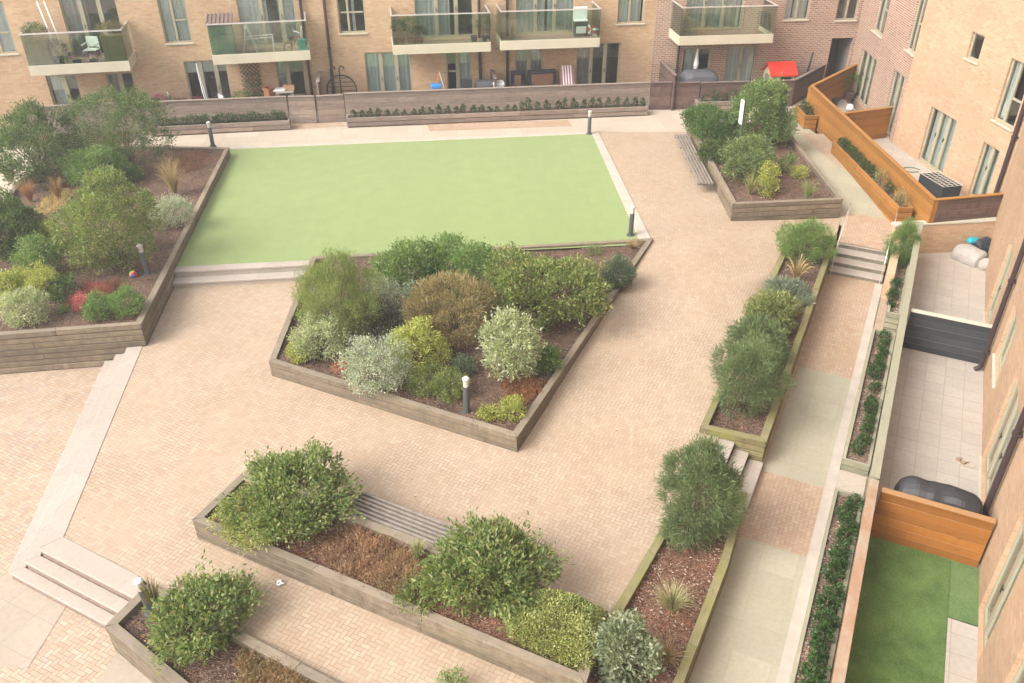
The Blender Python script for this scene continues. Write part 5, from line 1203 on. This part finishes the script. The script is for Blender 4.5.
# under the fifth balcony
cover('covered_furniture', wp('C', garden('C', 697, .9), .95, GZ), MW['C'].to_euler().z, [(-.55, 0), (-.56, .95), (-.4, 1.22), (.0, 1.26), (.4, 1.2), (.55, .9), (.55, 0)], 1.5, cm('slate_cover', (.085, .085, .095)), 'garden furniture under a slate grey cover beneath the far right balcony', 'furniture cover', 10, .04)
s_ = garden('C', 696, .8); root = empty('folded_parasol', wp('C', s_, .5, GZ), 'small folded white parasol rising above the slate grey cover', 'parasol'); mw = MW['C'] @ Matrix.Translation((s_, -.45, GZ)); mb = MB(); mb.lathe([(.07, 1.15), (.11, 1.3), (.03, 1.9), (.0, 1.95)], M['white'], 8); mb.build('folded_canopy', root, mw); mb = MB(); mb.tube([(0, 0, 0), (0, 0, 1.15)], .02, M['rail'], 8); mb.build('pole', root, mw)
s0, s1 = garden('C', 768, 1.3), garden('C', 795, 1.3); L = s1 - s0; root = empty('playhouse', wp('C', s0, 1.3, GZ), 'child playhouse with a bright red roof and cream walls', 'playhouse'); mw = MW['C'] @ Matrix.Translation((s0, -1.3, GZ))
CR = cm('playhouse_cream', (.52, .46, .28)); RR = cm('playhouse_red', (.62, .035, .02), .45); W_ = .95
mb = MB(); mb.box(.08, .05, 0, L - .08, .09, 1.0, CR); mb.box(.08, W_ - .09, 0, L - .08, W_ - .05, 1.0, CR)
for x in (.08, L - .12): mb.add([(x, .09, 0), (x + .04, .09, 0), (x + .04, W_ - .09, 0), (x, W_ - .09, 0), (x, .09, 1.0), (x + .04, .09, 1.0), (x + .04, W_ - .09, 1.0), (x, W_ - .09, 1.0), (x, W_ / 2, 1.3), (x + .04, W_ / 2, 1.3)], [(0, 1, 5, 4), (2, 3, 7, 6), (0, 4, 8, 7, 3), (1, 2, 6, 9, 5), (4, 5, 9, 8), (7, 8, 9, 6)], CR)
mb.build('walls', root, mw)
mb = MB(); mb.prism([(0, -.05), (L, -.05), (L, W_ / 2), (0, W_ / 2)], [.96, .96, 1.36, 1.36], [1.02, 1.02, 1.43, 1.43], RR); mb.prism([(0, W_ / 2 + .001), (L, W_ / 2 + .001), (L, W_ + .05), (0, W_ + .05)], [1.36, 1.36, .96, .96], [1.43, 1.43, 1.02, 1.02], RR); mb.build('roof', root, mw, bevel=.01)
mb = MB(); mb.box(L * .38, .035, .6, L * .8, .048, .9, M['black']); mb.build('window', root, mw); mb = MB(); mb.box(.066, .25, 0, .078, .65, .95, M['room']); mb.build('door', root, mw)
s_ = garden('C', 803, .8); mb = MB(); mb.tube([(0, 0, 0), (.05, 0, 1.0), (.14, 0, 1.75)], [.06, .055, .04], M['black'], 8); tag(mb.build('post', None, MW['C'] @ Matrix.Translation((s_, -.8, GZ)), smooth_=True), 'short dark post leaning behind the dark fence beside the playhouse', 'post')

# bits of leaf and twig blown over the paving
bits = []
rr = random.Random(5)
while len(bits) < 130:
    q = (rr.uniform(-8, 9), rr.uniform(8.5, 28))
    if inside(q, plaza_poly) and not any(inside(q, h) for h in HOLES) and not (q[1] > 19.4 and q[0] < 3.9): bits.append((q[0], q[1], zplaza(*q) + .012))
bits = np.array(bits); d = RNG.normal(size=bits.shape); d[:, 2] = np.abs(d[:, 2]) * .15
o = leaf_mesh('leaf_litter', bits, d, .045 * RNG.uniform(.5, 1.4, len(bits)), .02, leaf((.28, .18, .11), (.3, .2, .12), (.16, .13, .07), trans=.1)); o['kind'] = 'stuff'

# ------------------------------------------------------------------ planting
DK = ((.04, .072, .022), (.075, .115, .036), (.115, .16, .055), (.185, .225, .095))
OL = ((.075, .115, .032), (.128, .172, .05), (.182, .23, .07), (.265, .295, .105), (.205, .165, .065))
MIDG = ((.075, .125, .04), (.125, .19, .06), (.185, .255, .085), (.26, .325, .13))
BRI = ((.09, .15, .04), (.15, .225, .07), (.21, .29, .10))
LIME = ((.2, .23, .05), (.33, .34, .08), (.44, .43, .13), (.26, .28, .08))
PALE = ((.19, .22, .11), (.34, .36, .22), (.47, .48, .33), (.26, .29, .15))
SILV = ((.18, .21, .15), (.34, .37, .29), (.50, .51, .43), (.25, .28, .2))
BLUE = ((.07, .10, .065), (.12, .155, .10), (.175, .215, .14))
FIR = ((.075, .115, .05), (.125, .17, .075), (.175, .22, .10), (.11, .13, .06))
FEA = ((.13, .165, .05), (.2, .24, .08), (.27, .3, .11))
BRN = ((.17, .12, .055), (.24, .18, .08), (.29, .22, .11), (.2, .19, .07), (.25, .15, .08))
RUST = ((.16, .06, .03), (.25, .12, .06), (.3, .17, .09))
STR = ((.36, .26, .12), (.48, .37, .19), (.3, .2, .09))
BRZ = ((.06, .065, .045), (.11, .115, .085), (.085, .06, .05), (.16, .17, .13))
HEA = ((.24, .14, .085), (.33, .2, .13), (.2, .11, .07), (.38, .26, .17))
HEG = ((.2, .13, .07), (.28, .2, .1), (.16, .16, .06), (.3, .16, .1))
PHO = ((.075, .11, .035), (.125, .175, .055), (.18, .235, .075), (.265, .305, .12), (.23, .19, .08))
S = shrub
# centre planter
z = .27
S((290, 257, 384, 346), z, 'plume', FEA, 'feathery light green shrub at the left of the middle planter', amp=.4)
S((376, 244, 442, 300), z, 'broad', MIDG, 'mid green leafy shrub behind the brown twiggy bush'); S((420, 238, 500, 300), z, 'broad', BRI, 'bright green leafy shrub with tall shoots at the back of the middle planter', amp=.35)
S((476, 245, 608, 332), z, 'broad', OL, 'biggest olive green shrub of the middle planter, right of the brown bush', amp=.3)
S((406, 275, 502, 346), z, 'fine', BRN, 'rounded brown twiggy bush in the centre of the middle planter', amp=.12, name='twiggy_shrub', trans=.25)
S((386, 316, 452, 378), z, 'broad', LIME, 'bright yellow lime shrub in the middle planter', amp=.35); S((292, 312, 348, 363), z, 'small', PALE, 'dense pale cream green mound near the left corner of the middle planter')
S((340, 336, 414, 396), z, 'small', SILV, 'silvery white leaved shrub spilling over the near wall of the middle planter', amp=.3); S((478, 316, 541, 386), z, 'broad', PALE, 'pale edged leafy shrub right of the brown twiggy bush', amp=.4, dens=.8)
S((531, 346, 560, 374), z, 'broad', MIDG, 'small mid green shrub close to the right hand wall of the middle planter'); S((408, 364, 446, 397), z, 'small', OL, 'low dark olive mound left of the bollard light'); S((433, 369, 470, 402), z, 'small', OL, 'low dark olive mound touching the bollard light')
S((450, 355, 478, 377), z, 'small', BLUE, 'small grey green mound behind the two olive mounds'); S((477, 405, 503, 421), z, 'small', LIME, 'low yellow variegated clump beside the bollard light, left of two'); S((499, 397, 527, 422), z, 'small', LIME, 'low yellow variegated clump at the tip of the middle planter')
S((286, 341, 313, 364), z, 'small', LIME, 'small yellow green clump in the left corner of the middle planter'); S((362, 276, 422, 324), z, 'broad', SILV, 'loose grey leaved shrub behind the bronze shrub', dens=.6, amp=.4); S((334, 300, 402, 350), z, 'broad', BRZ, 'dark bronze grey shrub between the pale mound and the yellow shrub', dens=.7, amp=.4)
heather((500, 374, 547, 401), z, RUST, 'rusty orange low plant near the right hand wall of the middle planter', 1400, .22, name='low_plant', cat='plant'); S((598, 258, 634, 291), z, 'fine', BLUE, 'fine blue green shrub at the right end of the middle planter')
S((332, 359, 352, 373), z, 'small', ((.35, .06, .05), (.45, .12, .08)), 'tiny red leaved plant by the pale cream mound', name='small_plant', cat='plant'); tuft((620, 239, 645, 251), z, STR, 'dry yellow tuft in the far right corner of the middle planter', 140); twiggy((304, 258, 322, 285), z, ((.3, .26, .1), (.22, .2, .08)), 'yellowish twiggy plant by the lawn steps', 250); twiggy((586, 240, 606, 256), z, MIDG, 'small green sprig against the lawn edge in the middle planter', 200, leaves=250); twiggy((366, 252, 386, 266), z, STR, 'dry straw coloured plant against the lawn edge in the middle planter', 160)
# left planter
z = .5
S((-6, 112, 76, 190), z, 'bigleaf', DK, 'large dark green shrub at the left edge of the left planter', amp=.3, dens=1.6, lift=.12); S((70, 94, 168, 174), z, 'bigleaf', DK, 'tallest dark green shrub at the back of the left planter', amp=.3, dens=1.6, lift=.15)
S((68, 146, 126, 192), z, 'broad', BRI, 'fresh bright green shrub between the tall dark shrubs and the big olive one', amp=.35); S((60, 178, 156, 276), z, 'broad', OL, 'very large olive green shrub in the middle of the left planter', amp=.25, dens=1.4, lift=.12)
S((-22, 196, 38, 262), z, 'broad', DK, 'dark green shrub cut by the left edge of the picture', dens=1.4, lift=.1); S((16, 238, 58, 280), z, 'broad', MIDG, 'green shrub between the dark left shrub and the olive one'); tuft((12, 212, 68, 258), z, ((.34, .24, .1), (.4, .32, .12), (.3, .16, .08)), 'golden and reddish grass in the left planter', 420)
S((38, 222, 64, 256), z, 'fine', LIME, 'slim yellow green shrub beside the golden grass'); S((-4, 268, 29, 300), z, 'small', LIME, 'pale yellow green shrub at the left edge above the cream mound'); S((28, 266, 62, 302), z, 'small', LIME, 'yellow green shrub right above the cream mound', amp=.35)
S((1, 288, 47, 328), z, 'small', PALE, 'dense cream green mound at the near left of the left planter'); S((84, 293, 118, 321), z, 'small', BRI, 'low bright green mound at the front of the left planter, left of two'); S((108, 288, 144, 319), z, 'small', BRI, 'low bright green mound at the front corner of the left planter')
heather((68, 281, 113, 305), z, ((.26, .06, .055), (.34, .12, .10), (.2, .08, .06)), 'spreading dark red heather in the left planter', 2200, .38); S((72, 295, 91, 312), z, 'small', ((.5, .12, .14), (.55, .2, .2), (.3, .07, .08)), 'small pink flowering heather beside the red one', name='heather')
S((148, 196, 190, 230), z, 'small', SILV, 'silvery grey shrub against the lawn side of the left planter', amp=.3, dens=.8); tuft((154, 158, 190, 203), z, STR, 'tall dry golden grass beside the lawn', 260); tuft((14, 180, 42, 206), z, ((.4, .2, .1), (.33, .16, .08)), 'rust coloured grass under the dark left shrub', 200); tuft((46, 176, 68, 206), z, ((.38, .18, .09), (.3, .2, .1)), 'rust coloured grass left of the bright green shrub', 180)
S((48, 274, 78, 302), z, 'broad', DK, 'small dark green shrub below the big olive shrub'); S((124, 166, 142, 182), z, 'broad', MIDG, 'small green shrub below the tallest dark shrub'); heather((166, 148, 210, 172), z, RUST, 'brown dead looking ground plant near the far corner of the left planter', 1400, .25, leaves=400); S((58, 305, 72, 313), z, 'small', BRI, 'tiny fresh green plant in the near bark of the left planter', name='small_plant', cat='plant')
heather((40, 186, 74, 214), z, STR, 'low straw and tan ground plant below the large dark left shrub', 1500, .25, name='low_plant', cat='plant'); twiggy((70, 204, 100, 222), z, RUST, 'low reddish brown plant beside the big olive shrub', 300); twiggy((98, 276, 126, 290), z, ((.3, .1, .05), (.2, .1, .06)), 'sparse rusty plant behind the bright green mounds', 260)
# long bottom planter
z = .32
S((232, 454, 355, 538), z, 'broad', PHO, 'broad glossy green shrub at the left end of the long planter', amp=.4)
S((214, 494, 290, 544), z, 'small', ((.2, .23, .06), (.32, .33, .11), (.4, .4, .16), (.12, .16, .04)), 'low yellow variegated shrub at the left end of the long planter')
heather((318, 520, 402, 594), z, HEA, 'dry brown heather below the bench, left patch', 4600, .26, inset(ccw(BB), .14)); heather((368, 545, 446, 616), z, HEA, 'dry brown heather below the bench, right patch', 4400, .26, inset(ccw(BB), .14), lcols=HEG)
S((424, 528, 549, 610), z, 'broad', PHO, 'broad glossy green shrub between the bench and the yellow hedge', amp=.4)
mat_plant([(503, 612), (520, 588), (560, 592), (606, 606), (603, 640), (588, 668), (548, 654), (510, 634)], z, .42, ((.2, .23, .07), (.33, .34, .12), (.44, .43, .19), (.13, .18, .05)), 'dense low yellow variegated hedge filling the right corner of the long planter', 15000, .048, .024)
tuft((406, 538, 430, 566), z, ((.4, .38, .2), (.3, .3, .14)), 'pale spiky tuft left of the right hand glossy shrub', 90, wid=.02); S((392, 578, 442, 610), z, 'small', OL, 'low olive plant under the right hand glossy shrub', dens=.6)
# planter at the stair
z = 0.0
S((155, 578, 258, 653), z, 'broad', PHO, 'glossy green shrub at the foot of the stone stair', amp=.4); tuft((141, 576, 166, 624), z, ((.2, .16, .06), (.3, .22, .1), (.12, .15, .05)), 'tall thin dry grass round the half hidden bollard light', 160)
heather((232, 632, 310, 700), z, HEA, 'brown green heather in the stair planter, left patch', 3200, .22, inset(ccw(FPp), .14), lcols=HEG); heather((286, 654, 356, 716), z, HEA, 'brown green heather in the stair planter, right patch', 3200, .22, inset(ccw(FPp), .14), lcols=HEG)
S((437, 668, 470, 700), 0.0, 'small', BRI, 'small green sprig at the bottom edge below the long planter', dens=.5, name='small_plant', cat='plant')
# planter with the sign
z = .62
S((733, 84, 787, 150), z, 'broad', MIDG, 'large round green shrub behind the white sign'); S((757, 106, 797, 147), z, 'broad', MIDG, 'wide green shrub reaching over the walk beside the sign planter', amp=.35)
S((684, 106, 742, 141), z, 'broad', ((.06, .11, .03), (.09, .16, .045), (.13, .2, .06)), 'low spreading green shrub at the back left of the sign planter', amp=.3); S((698, 140, 730, 163), z, 'small', ((.05, .08, .02), (.08, .12, .03), (.12, .15, .05)), 'tight dark round mound beside the bench', amp=.06)
S((720, 139, 771, 184), z, 'broad', ((.1, .14, .05), (.16, .21, .08), (.24, .29, .13)), 'light green shrub in front of the sign post', amp=.3); S((757, 166, 780, 198), z, 'broad', LIME, 'small yellow lime shrub in the sign planter', amp=.35); tuft((738, 172, 764, 199), z, ((.25, .25, .08), (.35, .33, .12)), 'yellow green grass below the light green shrub', 120)
S((776, 154, 794, 174), z, 'broad', MIDG, 'thin small green shrub in open bark of the sign planter', dens=.5); S((789, 165, 808, 180), z, 'small', LIME, 'low yellow mound in open bark of the sign planter'); tuft((794, 178, 823, 205), z, ((.2, .24, .08), (.32, .34, .14)), 'arching green grass by the near wall of the sign planter', 160)
# narrow planter between plaza and path
def zr(y): return .06 + .18 * smooth((y - 13) / 8)
S((777, 218, 834, 264), zr(20.5), 'fine', BRI, 'bright green feathery shrub at the far end of the narrow mossy planter', amp=.3); tuft((780, 256, 814, 288), zr(18.7), STR, 'arching tan strap leaved plant in the narrow mossy planter', 60, wid=.045)
S((764, 282, 812, 308), zr(17.5), 'fine', ((.12, .15, .10), (.19, .22, .16), (.26, .28, .22)), 'low blue grey shrub in the narrow mossy planter'); S((743, 293, 796, 338), zr(16.5), 'broad', ((.12, .15, .05), (.2, .23, .09), (.3, .3, .12)), 'light green shrub with yellowish tips in the narrow mossy planter'); tuft((778, 300, 806, 326), zr(16.8), ((.38, .34, .16), (.3, .27, .12)), 'straw coloured fine grass by the path side of the mossy planter', 200)
S((728, 318, 792, 372), zr(15.5), 'fine', FIR, 'soft blue green bush behind the largest one in the mossy planter'); S((712, 328, 786, 421), zr(14.2), 'fine', FIR, 'largest soft blue green bush at the near end of the mossy planter', amp=.35)
# bottom right planter
z = -.03
S((655, 449, 740, 550), z, 'fine', FIR, 'tall blue green feathery bush hiding the side steps', amp=.35); tuft((646, 578, 700, 626), z, ((.40, .37, .2), (.3, .3, .13), (.5, .43, .27)), 'pale green and straw grass tuft in open bark', 320, wid=.010)
S((598, 620, 664, 692), z, 'broad', ((.10, .13, .07), (.17, .20, .12), (.26, .29, .19), (.36, .37, .27)), 'grey green leafy shrub at the bottom edge between the planters', amp=.3); tuft((642, 636, 690, 674), z, STR, 'dry straw coloured tuft near the bottom edge', 170)

# rows of small clipped shrubs: one of each kind, then copies of it
def proto(label, r, h, cols, group, style='small', name='clipped_shrub', cat='shrub', dens=170):
    root = empty(name, (0, 0, 0), label, cat, group); Ll, Ww, sp, up, ow, per, dd = STYLE['box']
    pts, dr, c = blob_points(r * .8, h * .5, dens // 5, 14, .022, (.4, 1.0), amp=.1)
    leaf_mesh('foliage', pts, dr * .7 + np.array([0, 0, .4]) + RNG.normal(0, .5, pts.shape), .042, .024, leaf(*cols), parent=root)
    mb = MB(); mb.tube([(0, 0, -.03), (0, 0, h * .6)], .012, M['stem'], 6); mb.build('stem', root); return root
def row(pr, pts, jit=.0):
    rr = random.Random(len(pts)); first = True
    for (x, y, z, k) in pts:
        o = pr if first else copy_thing(pr); first = False
        o.location = (x + rr.uniform(-jit, jit), y + rr.uniform(-jit, jit), z); o.rotation_euler.z = rr.uniform(0, 6.28); q = k * rr.uniform(.85, 1.15); o.scale = (q, q, q * rr.uniform(.9, 1.12))
def along(a, b, n, z, k=1): return [(a[0] + (b[0] - a[0]) * i / (n - 1), a[1] + (b[1] - a[1]) * i / (n - 1), z, k) for i in range(n)]
BX = ((.03, .06, .015), (.055, .095, .025), (.085, .13, .04)); BX2 = ((.035, .075, .02), (.055, .115, .03), (.085, .155, .045))
row(proto('small clipped dark green shrub in the trough behind the large left planter', .2, .4, BX, 'clipped shrubs in the left trough'), along((T1a[0] + .3, T1a[1] + .24), (T1b[0] - .3, T1b[1] + .2), 17, .57), .03)
row(proto('small clipped dark green ball in the very long trough behind the lawn', .15, .30, BX, 'clipped shrubs in the long trough'), along((T2a[0] + .2, T2a[1] + .22), (T2a[0] * .45 + T2b[0] * .55, T2a[1] * .45 + T2b[1] * .55 + .22), 20, .57), .05)
row(proto('taller clipped dark green shrub at the right end of the very long trough', .17, .42, BX, 'taller clipped shrubs in the long trough'), along((T2a[0] * .43 + T2b[0] * .57, T2a[1] * .43 + T2b[1] * .57 + .22), (T2b[0] - .2, T2b[1] + .22), 15, .57), .05)
a = P(697, 113, .3); b = P(742, 111.5, .3); row(proto('clipped shrub in the small trough by the dark gate', .2, .42, BX, 'clipped shrubs in the small trough'), along((a[0] + .3, a[1] + .22), (b[0] - .3, b[1] + .22), 4, .62), .03)
row(proto('small clipped shrub in the short orange trough', .17, .4, BX, 'clipped shrubs in the short orange trough'), along((11.06, 31.0), (11.06, 31.8), 3, .70), .02)
row(proto('small round clipped shrub in the long orange trough', .16, .34, BX, 'clipped shrubs in the long orange trough'), along((11.29, 27.9), (11.31, 25.0), 9, .62), .04)
for yy, lab in ((24.6, 'dry straw coloured bush in the long orange trough, farther of two'), (23.0, 'dry straw coloured bush at the near end of the long orange trough')):
    rt = empty('dry_bush', (11.34, yy, .62), lab, 'shrub'); o = unit(420, .0); pts = o * RNG.uniform(.4, 1, len(o))[:, None] * np.array([.22, .3, .5]); leaf_mesh('foliage', pts, o + RNG.normal(0, .4, o.shape), .07, .02, leaf((.3, .26, .12), (.4, .36, .2), (.2, .2, .08)), parent=rt, mw=Matrix.Translation((11.34, yy, .62))); mb = MB(); mb.tube([(11.34, yy, .55), (11.34, yy, .95)], .015, M['stem'], 6); mb.build('stem', rt)
p_ = proto('clipped shrub between the two dry bushes in the long orange trough', .17, .36, BX, None); p_.location = (11.33, 23.85, .62)
# beds along the terrace wall
x, y = NU(.56, 23.3); rt = S((886, 222, 918, 268), .0, 'fine', BRI, 'bright green bush filling the bed below the brick wall corner', amp=.2)
row(proto('small green shrub in the short bed below the brick wall', .13, .28, BX2, 'small shrubs in the short upper bed'), [(*NU(.56, u), -.02, 1) for u in (20.4, 20.75, 21.1, 21.45)], .03)
us = [14.45, 14.8, 15.15, 15.5, 15.85, 16.15, 16.75, 17.3, 17.65, 18.0, 18.35, 18.7, 19.0]
row(proto('small green shrub in the middle bed beside the flagged terrace', .145, .3, BX2, 'small shrubs in the middle terrace bed'), [(*NU(.58 - .0 * i, u), -.25, 1) for i, u in enumerate(us)], .04)
row(proto('green shrub in the near bed beside the small lawn', .17, .36, BX2, 'shrubs in the near terrace bed'), [(*NU(.6, 12.95 - .33 * i), -.37, .9 + .22 * min(1, i / 8)) for i in range(22)], .05)
